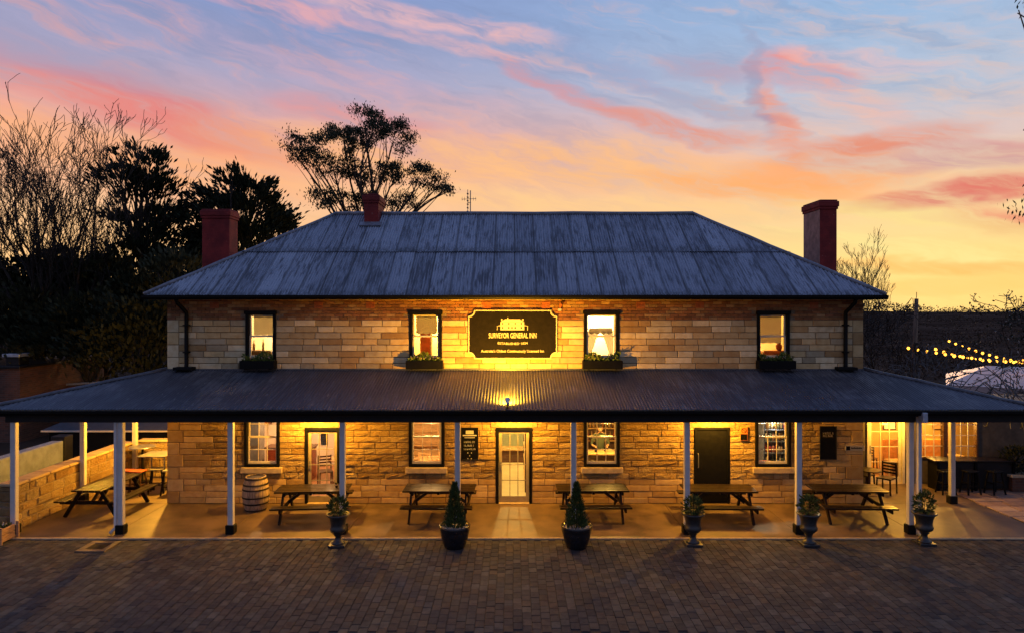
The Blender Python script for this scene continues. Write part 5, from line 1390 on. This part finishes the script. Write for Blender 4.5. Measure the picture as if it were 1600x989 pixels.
# room with the bottle fridge
fr = thing('bottle_fridge', 'lit glass door bottle fridge in the rightmost ground floor window', 'fridge', (PX(1212, 2.2), 2.4, F0))
mb = MB(); mb.bbox(-.42, -.39, -.3, .3, 0, 2.0, .004); mb.bbox(.39, .42, -.3, .3, 0, 2.0, .004); mb.box(-.389, .389, .27, .3, 0, 2.0); mb.bbox(-.42, .42, -.3, .3, 2.0, 2.12, .01); mb.bbox(-.389, .389, -.3, .269, 0, .2, .004); mb.build('cabinet', M['steel'], fr)
for k in range(4): mb = MB(); mb.box(-.385, .385, -.24, .26, .55 + k * .36, .565 + k * .36); mb.build('shelf', M['steel'], fr)
mb = MB(); mb.tube([(-.36, -.2, 1.93), (.36, -.2, 1.93)], .03, 8); mb.build('lamp_tube', M['tubeglow'], fr)
l = bpy.data.lights.new('tube_light', 'POINT'); l.energy = 14; l.color = (.75, .86, 1); l.shadow_soft_size = .05; lo = bpy.data.objects.new('tube_light', l); col.objects.link(lo); lo.parent = fr; lo.location = (0, -.12, 1.84)
for k in range(4):
    x = -.33
    while x < .36:
        tag(link('bottle', R7.choice(bms), None, None, (PX(1212, 2.2) + x, 2.36 + R7.uniform(-.06, .06), F0 + .5655 + k * .36)), 'bottle standing in the lit glass fridge', 'bottle', 'bottles in the lit fridge'); x += R7.uniform(.085, .11)
for i, (x, y) in enumerate(((7.15, 1.5), (7.6, 1.55), (7.95, 1.25))): stool(('red stool at the left in front of the lit fridge', 'red stool in the middle in front of the lit fridge', 'red stool at the right in front of the lit fridge')[i], (x, y, F0), .2 * i, M['redwood'], M['redwood'], .82, 'red stools in the fridge room')
table('pale table at the lower left of the rightmost ground floor window', (6.75, 1.15, F0), M['paleoak'], .35)
# upstairs
wr = thing('wardrobe', 'brown wardrobe in the upstairs window left of the signboard', 'wardrobe', (PX(666, 2.6), 2.6, 3.762)); mb = MB(); mb.bbox(-.17, .17, -.2, .2, 0, 1.12, .01); mb.build('carcass', M['darkwood'], wr); mb = MB(); mb.bbox(-.15, .15, -.215, -.2, .06, 1.05, .006); mb.build('door', M['redwood'], wr)
def chest(i, label, m, w=.4):
    c = (up_win[i][0] + up_win[i][1]) / 2; c *= 1.075; z0 = 3.762
    t = thing('chest_of_drawers', label, 'furniture', (c, 1.35, z0), 0, 'furniture upstairs'); mb = MB(); mb.bbox(-w, w, -.2, .2, 0, .42, .01); mb.build('carcass', m, t)
    for k in range(2): mb = MB(); mb.bbox(-w + .03, w - .03, -.212, -.2, .05 + k * .19, .21 + k * .19, .005); mb.build('drawer', m, t)
    return c, z0 + .42
c_, z_ = chest(0, 'dark chest of drawers in the upstairs window nearest the left end', M['darkwood'])
for k, (dx, me) in enumerate(((-.18, bms[0]), (.10, bms[2]))): tag(link('bottle', me, None, None, (c_ + dx, 1.35, z_ + .001)), ('bottle at the left on the chest upstairs at the left end', 'bottle at the right on the chest upstairs at the left end')[k], 'bottle')
c_, z_ = chest(3, 'dark chest of drawers in the upstairs window nearest the right end', M['redwood'])
vz = tag(MB().lathe([(.05, 0), (.09, .06), (.10, .13), (.05, .2), (.06, .23), (.05, .225), (.04, .19), (.0, .02)], 16).build('vase', M['redwood'], None, True, (c_ + .14, 1.35, z_)), 'brown vase on the chest upstairs at the right end', 'vase')
tp2 = thing('picture_frame', 'framed picture on the wall upstairs at the left end', 'picture', (-7.75, 3.98, 4.75)); mb = MB(); ring(mb, -.3, .3, -.22, .22, -.03, .015, .035); mb.build('frame', M['darkwood'], tp2); mb = MB(); mb.box(-.27, .27, -.01, .01, -.19, .19); mb.build('print', M['hallpaint'], tp2)
def blind(i, drop, label, a=0.0, b=1.0):
    x0, x1 = up_win[i]; x0 += .15; x1 -= .15; xa, xb_ = x0 + (x1 - x0) * a, x0 + (x1 - x0) * b
    t = thing('roller_blind', label, 'blind', ((xa + xb_) / 2, .21, 5.20), 0, 'blinds in the upper windows'); w = (xb_ - xa) / 2
    mb = MB(); mb.tube([(-w, 0, .0), (w, 0, .0)], .025, 10); mb.build('roller', M['blind'], t)
    mb = MB(); n = 18; pts = [(-w + 2 * w * k / n, -drop - .03 * abs(math.sin(PI * 3 * k / n))) for k in range(n + 1)]
    mb.poly_extrude(pts + [(w, 0), (-w, 0)], -.003, .003); mb.build('fabric', M['blind'], t)
blind(0, .50, 'half lowered scalloped blind in the upstairs window nearest the left end')
blind(1, .46, 'short pale blind in the upstairs window left of the signboard')
blind(3, .72, 'lowered scalloped blind in the upstairs window nearest the right end')
def curtain(xc, w, label, lean):
    t = thing('curtain', label, 'curtain', (xc, .24, 3.95), 0, 'curtains in the upstairs window'); mb = MB(); n = 24; vs_ = []
    for z in (0, .3, .6, .85, 1.0):
        s = 1.0 - .62 * max(0, 1 - abs(z - .3) / .7) if True else 1
        for k in range(n + 1): u = k / n - .5; vs_.append((u * w * s + lean * (1 - s) * w * .5, .02 * math.sin(k * 1.7), z * .85))
    mb.add(vs_, [(r * (n + 1) + k, r * (n + 1) + k + 1, (r + 1) * (n + 1) + k + 1, (r + 1) * (n + 1) + k) for r in range(4) for k in range(n)]); mb.build('drape', M['blind'], t, True)
cx3 = (up_win[2][0] + up_win[2][1]) / 2
curtain(cx3 - .2, .34, 'gathered white curtain at the left of the window right of the signboard', -1); curtain(cx3 + .2, .34, 'gathered white curtain at the right of the window right of the signboard', 1)
pm_ = thing('pelmet', 'scalloped white pelmet above the gathered curtains', 'pelmet', (cx3, .23, 4.76)); mb = MB(); n = 24
mb.poly_extrude([(-.33 + .66 * k / n, -.06 * abs(math.sin(PI * 4 * k / n))) for k in range(n + 1)] + [(.33, .12), (-.33, .12)], -.01, .01); mb.build('valance', M['blind'], pm_)

# ================================================================== RIGHT SIDE
for i, (x, y, r) in enumerate(((10.98, 1.05, -.9), (10.55, 1.45, .6))):
    chair(('dark slatted bistro chair in front of the side wing door', 'dark slatted bistro chair behind the small cafe table')[i], (x, y, 0), r, M['timber'], 'bistro chairs at the corner', 4)
table('small dark cafe table by the right hand corner of the inn', (10.42, .95, 0), M['timber'], .33, .72, 'cafe tables at the corner')
bt2 = thing('bar_bench', 'long dark bar height table below the wide window of the side wing', 'table', ((wx0 + wx1) / 2 + .35, 1.55, -.004))
L = 1.25
for k in range(3): mb = MB(); mb.bbox(-L, L, -.28 + k * .19, -.10 + k * .19, .86, .90, .005); mb.build('tabletop_plank', M['timber'], bt2)
for x in (-L + .12, 0, L - .12): mb = MB(); mb.bbox(x - .04, x + .04, -.24, .24, 0, .86, .006); mb.build('leg', M['black'], bt2)
mb = MB(); mb.bbox(-L + .17, -.05, -.2, -.16, .06, .84, .004); mb.bbox(.05, L - .17, -.2, -.16, .06, .84, .004); mb.build('modesty_panel', M['charcoal'], bt2)
for i in range(3): stool(('dark bar stool at the left of the long bar height table', 'dark bar stool at the middle of the long bar height table', 'dark bar stool at the right of the long bar height table')[i], (12.7 + i * .72, 1.0, -.004 if i else 0), .1 * i, M['black'], M['black'], .68, 'dark stools by the long table')
bp = thing('planter_box', 'brick planter with sandstone coping beside the side wing', 'planter', (15.25, 1.55, -.004)); mb = MB(); mb.bbox(-.45, .45, -.35, .35, 0, .42, .008); mb.build('body', M['brick'], bp); mb = MB(); mb.bbox(-.5, .5, -.4, .4, .42, .5, .012); mb.build('coping', M['sill'], bp)
mb = MB(); ball_plant(mb, (0, 0, .85), .42, .4, 700, .14, .03, R7); mb.build('foliage', M['shrub'], bp)
tb_ = thing('shrub_tub', 'large dark tub with dense clipped shrub at the right edge', 'planter', (16.0, .9, -.004)); mb = MB(); mb.lathe([(.34, 0), (.42, .5), (.44, .52), (.40, .53), (.38, .45), (0, .45)], 22); mb.build('tub', M['charcoal'], tb_); mb = MB(); ball_plant(mb, (0, 0, .95), .55, .5, 1200, .12, .03, R7); mb.build('foliage', M['shrub'], tb_)
# seating inside the side wing
M['booth'] = simple('tan_leather', (0.42, 0.17, 0.05), 0.45, var=0.2)
for i, (x, lb) in enumerate(((12.75, 'padded booth bench at the left inside the wide wing window'), (14.1, 'padded booth bench at the right inside the wide wing window'))):
    t = thing('booth_bench', lb, 'bench', (x, 3.3, F0), 0, 'booths inside the side wing')
    mb = MB(); mb.bbox(-.5, .5, -.25, .25, 0, .46, .02); mb.build('seat', M['paleoak'], t)
    mb = MB(); mb.bbox(-.5, .5, .25, .36, 0, 1.1, .03); mb.build('backrest', M['booth'], t)
    table(('pale table in front of the left booth bench', 'pale table in front of the right booth bench')[i], (x, 2.78, F0), M['paleoak'], .3, .72)
for i, x in enumerate((10.95, 11.5, 12.9, 13.7, 14.6)):
    t = thing('picture_frame', ('framed picture at the left behind the wing door', 'framed picture at the right behind the wing door', 'framed picture at the left on the wing back wall', 'framed picture in the middle on the wing back wall', 'framed picture at the right on the wing back wall')[i], 'picture', (x, 4.36, 1.55), 0, 'pictures inside the side wing')
    mb = MB(); ring(mb, -.22, .22, -.28, .28, -.02, .015, .03); mb.build('frame', M['darkwood'], t); mb = MB(); mb.box(-.19, .19, -.004, .010, -.25, .25); mb.build('print', M[('paper', 'notice', 'paper', 'whitewall', 'paleoak')[i]], t)
chair('dark chair inside the glazed door of the side wing', (11.25, 3.3, F0), .4, M['darkwood'])
chair('dark chair near the left booth inside the side wing', (11.8, 3.6, F0), 2.4, M['darkwood'])
# marquee
mq = thing('marquee', 'white vinyl marquee roof glowing softly beyond the right verandah', 'marquee', (0, 0, 0))
A = Vector((PX(1478, 11), 11, PZ(601, 11))); W_ = 12
uu = Vector((.535, .845, 0)); ww2 = Vector((.845, -.535, 0)); Bp = A + uu * 3 + ww2 * 1.6; Bp.z = PZ(571, Bp.y)
mb = MB(); th = .03
pts = [A, A + ww2 * W_, Bp + ww2 * (W_ - 3.2), Bp, A + uu * 6, A + uu * 6 + ww2 * W_]
mb.add(pts + [p - Vector((0, 0, th)) for p in pts], [(0, 1, 2, 3), (3, 2, 5, 4), (0, 3, 4), (1, 5, 2), (6, 9, 8, 7), (9, 10, 11, 8), (6, 10, 9), (7, 8, 11), (0, 6, 7, 1)]); mb.build('canopy', M['marquee'], mq)
mb = MB(); va, vb = A, A + ww2 * W_; mb.add([va, vb, vb - Vector((0, 0, .62)), va - Vector((0, 0, .62)), va + uu * .03, vb + uu * .03, vb + uu * .03 - Vector((0, 0, .62)), va + uu * .03 - Vector((0, 0, .62))], [(3, 2, 1, 0), (4, 5, 6, 7), (2, 3, 7, 6), (0, 4, 7, 3)]); mb.build('valance', M['marquee'], mq)
for k in range(4):
    f = .1 + k * .24; a = A + ww2 * W_ * f + Vector((0, 0, .012)); b = Bp + ww2 * (W_ - 3.2) * f + Vector((0, 0, .012)); mb = MB(); mb.tube([a, b], .03, 6); mb.build('seam', M['steel'], mq)
for k in range(4):
    for d_ in (.08, 5.92): q_ = A + ww2 * (.06 + k * 3.96) + uu * d_; mb = MB(); mb.tube([(q_.x, q_.y, -1.2), (q_.x, q_.y, A.z - .03)], .05, 8); mb.build('pole', M['white'], mq)
point(mq, tuple(A + uu * 3 + ww2 * 4 + Vector((0, 0, -1.0))), 90, (1, .62, .35), .3)
# telegraph style pole
tp_ = thing('timber_pole', 'weathered timber pole standing beyond the right verandah roof', 'pole', (PX(1428, 9), 9, -.3))
mb = MB(); mb.tube([(-.05, 0, -.2), (0, 0, 3.0), (PX(1432, 9) - PX(1428, 9), 0, PZ(467, 9) + .3)], [.10, .09, .075], 10); mb.build('shaft', M['polewood'], tp_, True)
mb = MB(); mb.box(-.03, .10, -.10, -.08, 4.2, 4.3); mb.build('bracket', M['iron'], tp_)
# festoon lights: three strands fanning to the marquee
def festoon(label, a, b, sag, n, Y0, Y1):
    t = thing('festoon_lights', label, 'string lights', (0, 0, 0), 0, 'festoon lights over the garden')
    P0 = Vector((PX(a[0], Y0), Y0, PZ(a[1], Y0))); P1 = Vector((PX(b[0], Y1), Y1, PZ(b[1], Y1)))
    f = lambda u: P0.lerp(P1, u) - Vector((0, 0, sag * 4 * u * (1 - u)))
    mb = MB(); mb.tube([f(i / 24) for i in range(25)], .016, 4); mb.build('cable', M['twig'], t)
    bme = MB().lathe([(0, -.075), (.034, -.05), (.040, -.02), (.022, .01), (0, .015)], 10).mesh('bulb', True); bme.materials.append(M['bulb'])
    sme = MB().lathe([(.02, .005), (.02, .05), (0, .05)], 8).mesh('socket'); sme.materials.append(M['black'])
    for i in range(n):
        u = (i + .5) / n; p = f(u) - Vector((0, 0, .05)); s = R7.uniform(1.0, 1.7)
        o = link('bulb', bme, None, t, p); o.scale = (s, s, s); link('socket', sme, None, t, p)
festoon('string of warm bulbs running from the timber pole to the marquee', (1412, 539), (1640, 566), .12, 17, 9, 12)
festoon('string of warm bulbs sagging across behind the timber pole', (1455, 540), (1640, 552), .45, 17, 10, 17)
festoon('string of warm bulbs furthest back above the marquee', (1478, 528), (1620, 566), .15, 13, 13, 10.5)
# ================================================================== LEFT NEIGHBOURS
nb = thing('brick_house', 'dark red brick house with zinc flue beyond the left verandah', 'building', (0, 0, 0))
hx = PX(31, 9); hz = PZ(575, 9)
mb = MB(); mb.box(hx - 8, hx, 9, 15, -1, hz); mb.build('wall', M['brick'], nb)
mb = MB(); mb.bbox(hx - 8.1, hx + .06, 8.9, 15.1, hz, hz + .10, .01); mb.build('parapet', M['charcoal'], nb)
mb = MB(); mb.box(hx + .0, hx + 3.6, 12, 12.3, -1, PZ(602, 12)); mb.build('wall', M['brick'], nb); mb = MB(); mb.bar((hx, 11.95, PZ(600, 12)), (hx + 3.7, 11.95, PZ(591, 12)), .1, .08); mb.build('gutter', M['zinc'], nb)
fx = PX(22, 9.4); mb = MB(); mb.bbox(fx - .28, fx + .28, 9.3, 9.9, hz + .1, PZ(557, 9.4), .01); fl = mb.build('flue', M['charcoal'], nb); mb = MB(); mb.bbox(fx - .36, fx + .36, 9.2, 10.0, PZ(557, 9.4), PZ(552, 9.4), .01); mb.build('flue_cap', M['zinc'], fl)
mb = MB(); mb.bbox(PX(42, 12.6), PX(62, 12.6), 12.4, 12.9, PZ(600, 12.6), PZ(584, 12.6), .02); mb.tube([(PX(66, 12.6), 12.7, PZ(602, 12.6)), (PX(66, 12.6), 12.7, PZ(580, 12.6)), (PX(60, 12.6), 12.7, PZ(577.5, 12.6))], .06, 8); mb.build('roof_unit', M['zinc'], nb)
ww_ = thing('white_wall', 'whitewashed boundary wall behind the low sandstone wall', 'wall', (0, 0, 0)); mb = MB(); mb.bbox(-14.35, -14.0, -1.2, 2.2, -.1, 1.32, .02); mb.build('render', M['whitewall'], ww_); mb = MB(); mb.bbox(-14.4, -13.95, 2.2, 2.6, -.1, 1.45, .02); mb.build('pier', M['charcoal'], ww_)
sd_ = thing('shed', 'low dark shed with slate grey roof and cream fascia behind the patio wall', 'shed', (0, 0, 0)); ys = 5.2
sx0, sx1, sz = PX(64, ys), -9.75, PZ(672, ys)
mb = MB(); mb.box(sx0 + .15, sx1, ys + .2, ys + 3, -.1, sz - .05); mb.build('wall', M['black'], sd_); mb = MB(); mb.bbox(sx0, sx1, ys - .02, ys + .02, sz - .06, sz, .005); mb.build('fascia', M['cream'], sd_)
mb = MB(); mb.add([(sx0, ys, sz), (sx1, ys, sz), (sx1, ys + 3, sz + .62), (sx0 + .8, ys + 3, sz + .62), (sx0, ys, sz - .03), (sx1, ys, sz - .03), (sx1, ys + 3, sz + .58), (sx0 + .8, ys + 3, sz + .58)], [(0, 1, 2, 3), (7, 6, 5, 4), (0, 4, 5, 1), (0, 3, 7, 4), (1, 5, 6, 2), (3, 2, 6, 7)]); mb.build('roof', M['vcap'], sd_)

# ================================================================== TREES
def limb(mb, a, b, r0, r1, R, wob=.08, n=5, sides=5):
    a, b = Vector(a), Vector(b); L = (b - a).length; off = [rand_dir(R) * wob * L for _ in range(2)]; pts = []
    for i in range(n + 1):
        u = i / n; pts.append(a.lerp(b, u) + off[0] * math.sin(PI * u) + off[1] * .5 * math.sin(2 * PI * u))
    mb.tube(pts, [r0 + (r1 - r0) * i / n for i in range(n + 1)], sides, False); return pts
def lobe_tree(name, label, Y, base_px, lobes, m, bark, ln, wd, dens, seed, fork_px=None, style='clump', grp=None, trunk_r=.3, depth=1.0, base_z=-.3):
    R = random.Random(seed); s = FPX / (Y - CY); bx = PX(base_px, Y); t = thing(name, label, 'tree', (bx, Y, base_z), 0, grp)
    O = Vector((bx, Y, base_z)); tr = MB(); cr = MB(); cents = []
    for (px, py, rx, ry) in lobes:
        c = Vector((PX(px, Y), Y + R.uniform(-1, 1) * depth * 1.6, PZ(py, Y))) - O; cents.append((c, rx / s, ry / s))
    fk = Vector((PX(fork_px[0], Y), Y, PZ(fork_px[1], Y))) - O if fork_px else Vector((0, 0, min(c[0].z for c in cents) * .6))
    limb(tr, (0, 0, -.3), fk, trunk_r, trunk_r * .7, R, .03, 5, 8)
    for c, rx, rz in cents:
        pts = limb(tr, fk, c - Vector((0, 0, rz * .3)), trunk_r * .42, .03, R, .07, 6, 5)
        for k in range(5):
            q = pts[R.randrange(2, 6)]; v = rand_dir(R); limb(tr, q, c + Vector((v.x * rx * .8, v.y * rx * .6, abs(v.z) * rz * .6)), .045, .012, R, .08, 4, 4)
        area = rx * rz; nsub = max(7, int(area * 11))
        rx *= 1.12; rz *= 1.12; n = int(dens * area * (250 if style == 'clump' else 260))
        subs = []
        for k in range(nsub):
            v = rand_dir(R); k_ = R.uniform(.55, 1.12); subs.append((c + Vector((v.x * rx * k_, v.y * rx * k_ * depth, v.z * rz * k_ + rz * .1)), R.uniform(.22, .5) * min(rx, rz) + R.uniform(.12, .34)))
        for k in range(n):
            sc_, sr = R.choice(subs); v = rand_dir(R) * (R.random() ** .6) * sr * (1.0 if R.random() < .85 else 1.7)
            p = sc_ + Vector((v.x * 1.25, v.y * 1.25, v.z * .85))
            if style == 'clump': d = (R.uniform(-.5, .5), R.uniform(-.5, .5), -R.uniform(.3, 1.0))
            else:
                o_ = (p - Vector((fk.x, fk.y, p.z - 1.2))); d = o_.normalized() + Vector((R.uniform(-.4, .4), R.uniform(-.4, .4), R.uniform(.0, .8)))
            leaf(cr, p, d, ln * R.uniform(.6, 1.4), wd * R.uniform(.7, 1.3), R, R.random())
    tr.build('trunk', bark, t); cr.build('crown', m, t); return t
lobe_tree('gum_tree', 'tall spreading gum tree with rounded leaf clumps behind the ridge', 26, 580,
    [(481, 228, 30, 19), (460, 240, 14, 10), (529, 200, 25, 19), (572, 192, 28, 14), (615, 214, 24, 22), (542, 220, 28, 16), (588, 212, 26, 15), (521, 258, 30, 22), (620, 268, 24, 14), (576, 272, 20, 12),
     (660, 279, 22, 13), (690, 288, 20, 12), (512, 312, 18, 18), (542, 308, 12, 18), (622, 312, 20, 14), (708, 302, 5, 7), (600, 250, 14, 10), (566, 300, 14, 16)],
    M['gumleaf'], M['bark'], .17, .036, 8.0, 11, (574, 400), 'clump', 'trees behind the inn', .32, 1.1)
lobe_tree('cypress_tree', 'ragged dark cypress rising left of the left chimney', 16, 222,
    [(213, 248, 30, 14), (190, 268, 20, 18), (232, 262, 26, 18), (205, 296, 36, 22), (250, 290, 22, 18), (268, 308, 20, 18), (275, 335, 22, 18), (232, 330, 34, 22), (192, 335, 28, 20), (262, 362, 28, 18), (215, 372, 38, 20), (285, 385, 22, 16), (240, 402, 42, 18), (190, 402, 34, 18)],
    M['conifer'], M['bark'], .34, .055, 2.5, 12, (222, 420), 'spray', 'trees behind the inn', .28, .8)
lobe_tree('cypress_tree', 'broad dense dark cypress right of the left chimney', 18, 380,
    [(372, 282, 22, 12), (346, 300, 24, 14), (396, 300, 26, 18), (372, 318, 36, 20), (416, 322, 26, 18), (436, 346, 22, 16), (452, 362, 10, 10), (326, 322, 20, 14), (392, 350, 50, 22), (350, 360, 44, 26), (320, 380, 30, 24), (400, 378, 46, 24), (330, 415, 40, 26)],
    M['conifer'], M['bark'], .32, .06, 4.2, 13, (380, 430), 'spray', 'trees behind the inn', .3, .9)
lobe_tree('gum_tree', 'gum tree whose hanging leaves just enter at the right edge', -4, 1990, [(1668, 316, 46, 30), (1664, -2, 50, 20), (1750, 170, 80, 90), (1760, 330, 90, 60), (1850, 120, 120, 90)],
    M['gumleaf'], M['bark_pale'], .11, .02, 5.0, 19, (1960, 500), 'clump', 'trees right of the inn', .2, .6)
for i, (px, py, rx, ry, Y, lb) in enumerate([(40, 440, 46, 34, 15, 'dark evergreen below the two bare trees at far left'), (105, 448, 42, 36, 15.5, 'dark evergreen between the bare trees and the ragged cypress'), (165, 452, 44, 40, 14, 'dark evergreen under the ragged cypress'),
        (228, 462, 44, 36, 14.5, 'dark evergreen left of the eaves at the left end'), (280, 450, 34, 44, 12, 'dark evergreen just behind the left end of the eaves'), (55, 510, 56, 46, 12.8, 'low dark shrub above the brick house'), (140, 530, 58, 50, 12.2, 'low dark shrub between brick house and verandah roof'), (222, 540, 56, 52, 11, 'low dark shrub against the left end of the inn'), (10, 490, 40, 50, 16.5, 'dark evergreen at the far left edge of the picture')]):
    R = random.Random(40 + i); lob = [(px, py, rx, ry)] + [(px + R.uniform(-.8, .8) * rx, py + R.uniform(-.9, .7) * ry, rx * R.uniform(.4, .6), ry * R.uniform(.35, .55)) for _ in range(7)]
    lobe_tree('evergreen_tree', lb, Y, px, lob, M['shrub'], M['bark'], .30, .075, 2.6, 60 + i, None, 'spray', 'dark evergreens left of the inn', .16, 1.0)
def bare_tree(name, label, base, height, spread, levels, counts, r0, m, seed, grp=None, up=.5, lean=(0, 0), first=.25, droop=0.0, kid=1.0, inner=.2, rmin=.014):
    R = random.Random(seed); t = thing(name, label, 'tree', base, 0, grp); mb = MB(); tw = MB()
    def grow(p, d, L, r, lv):
        n = 5 if lv < 2 else 4; pts = [Vector(p)]; rad = [r]; q = Vector(p); dd = Vector(d).normalized()
        for i in range(n):
            dd = (dd + rand_dir(R) * (.11 + .05 * lv) + Vector((0, 0, up * .14 - droop * lv * .05))).normalized(); q = q + dd * L / n; pts.append(q.copy()); rad.append(max(rmin, r * (1 - (.86 if lv == 0 else .7) * (i + 1) / n)))
        (mb if lv < 2 else tw).tube(pts, rad, 7 if lv == 0 else (5 if lv < 2 else 3), False)
        if lv >= levels: return
        for k in range(counts[lv]):
            u = R.uniform(first if lv == 0 else inner, 1.0); i = min(n - 1, int(u * n)); s = pts[i].lerp(pts[i + 1], u * n - i)
            tan = (pts[i + 1] - pts[i]).normalized(); v = rand_dir(R); v = (v - tan * v.dot(tan)); v = v.normalized() if v.length > .01 else tan.orthogonal()
            nd = tan * (1 - spread * R.uniform(.6, 1.1)) + v * spread * R.uniform(.7, 1.2)
            grow(s, nd, L * R.uniform(.42, .68) * (1.15 - .45 * u) * (kid if lv == 0 else 1.0), max(rmin, rad[i] * R.uniform(.42, .58)), lv + 1)
    grow((0, 0, -.2), Vector((lean[0], lean[1], 1)), height, r0, 0)
    mb.build('trunk', m, t); tw.build('branches', m, t); return t
gB = 'bare winter trees'
bare_tree('bare_tree', 'tall bare tree with fanning twigs at the far left', (PX(62, 13), 13, -.3), 8.4, .42, 4, (13, 8, 4, 3), .29, M['bark'], 21, gB, .9, (0, 0), .3, 0.0, 1.6, .35, .011)
bare_tree('bare_tree', 'tall bare tree with upright twigs next to the ragged cypress', (PX(97, 14), 14, -.3), 8.3, .40, 4, (13, 8, 4, 3), .27, M['bark'], 31, gB, .9, (.03, 0), .3, 0.0, 1.6, .35, .011)
bare_tree('bare_tree', 'slender bare tree at the far left edge of the picture', (PX(8, 15), 15, -.3), 6.8, .42, 4, (10, 6, 4, 3), .2, M['bark'], 23, gB, .9, (0, 0), .3, 0.0, 1.6, .4)
bare_tree('bare_tree', 'feathery bare tree behind the right chimney', (PX(1334, 14), 14, -.3), 5.7, .32, 4, (14, 6, 4, 3), .09, M['bark'], 24, gB, 1.0, (.01, 0), .5, 0.0, 1.1, .3, .007)
bare_tree('bare_shrub', 'small bare shrub below the right end of the eaves', (PX(1376, 10), 10, -.3), 5.3, .6, 3, (12, 7, 5), .08, M['bark'], 27, gB, .3, (0, 0), .4)
bare_tree('bare_shrub', 'small bare shrub right of the timber pole', (PX(1448, 7), 7, -.3), 3.4, .5, 3, (8, 5, 3), .05, M['twig'], 28, gB, .4, (.05, 0), .4)
bare_tree('bare_shrub', 'pale tangled bare branches reaching over the right verandah edge', (15.0, -.9, -.05), 3.4, .7, 4, (8, 5, 3, 2), .08, M['twig'], 33, gB, .3, (-.45, -.1), .6, .08, 1.35)
t_ = bare_tree('blossom_tree', 'shrubby tree with pale blossom at the right edge', (PX(1625, 8), 8, -.3), 5.2, .75, 3, (14, 7, 5), .12, M['bark'], 36, 'blossom trees', .2, (-.12, 0), .3)
mb = MB(); Rb = random.Random(5); tw = [c for c in t_.children if c.name.startswith('branches')][0]; vv = [v.co for v in tw.data.vertices]
for k in range(420):
    p = Rb.choice(vv)
    if Rb.random() < .6:
        for j in range(5): leaf(mb, p, rand_dir(Rb), .06, .025, Rb, Rb.random())
mb.build('blossom', M['blossom'], t_)
mb = MB()
for k in range(1500): p = Rb.choice(vv); leaf(mb, p + rand_dir(Rb) * .1, rand_dir(Rb), .13, .035, Rb, Rb.random())
mb.build('crown', M['shrub'], t_)
# far scrub and woods over the rolling ground, one mass
wd = MB(); Rw = random.Random(77)
for k in range(7050):
    a = Rw.uniform(-.95, .95); r = 45 * (10 ** Rw.uniform(0, 1.15)) if k < 6500 else Rw.uniform(420, 720); x, y = r * math.sin(a), r * math.cos(a)
    z = ground_z(x, y); s = Rw.uniform(.35, .9) * (.6 + r / 160)
    if r > 300 and Rw.random() < .12: s *= 2.0
    if k >= 6500: s = Rw.uniform(.3, 1.0) ** 2 * r / 105
    for j in range(15 if k < 6500 else 24):
        v = rand_dir(Rw); leaf(wd, (x + v.x * s * 1.2, y + v.y * s * 1.2, z + abs(v.z) * s * .9), v + Vector((0, 0, .5)), s * .34, s * .11, Rw, Rw.random())
M['scrub'] = leaf_mat('far_scrub', (0.026, 0.018, 0.014), (0.062, 0.043, 0.031))
o = stuff(wd.build('woodland', M['scrub'])); o['label'] = 'far brown scrub and woodland below the sunset'; o['category'] = 'woodland'
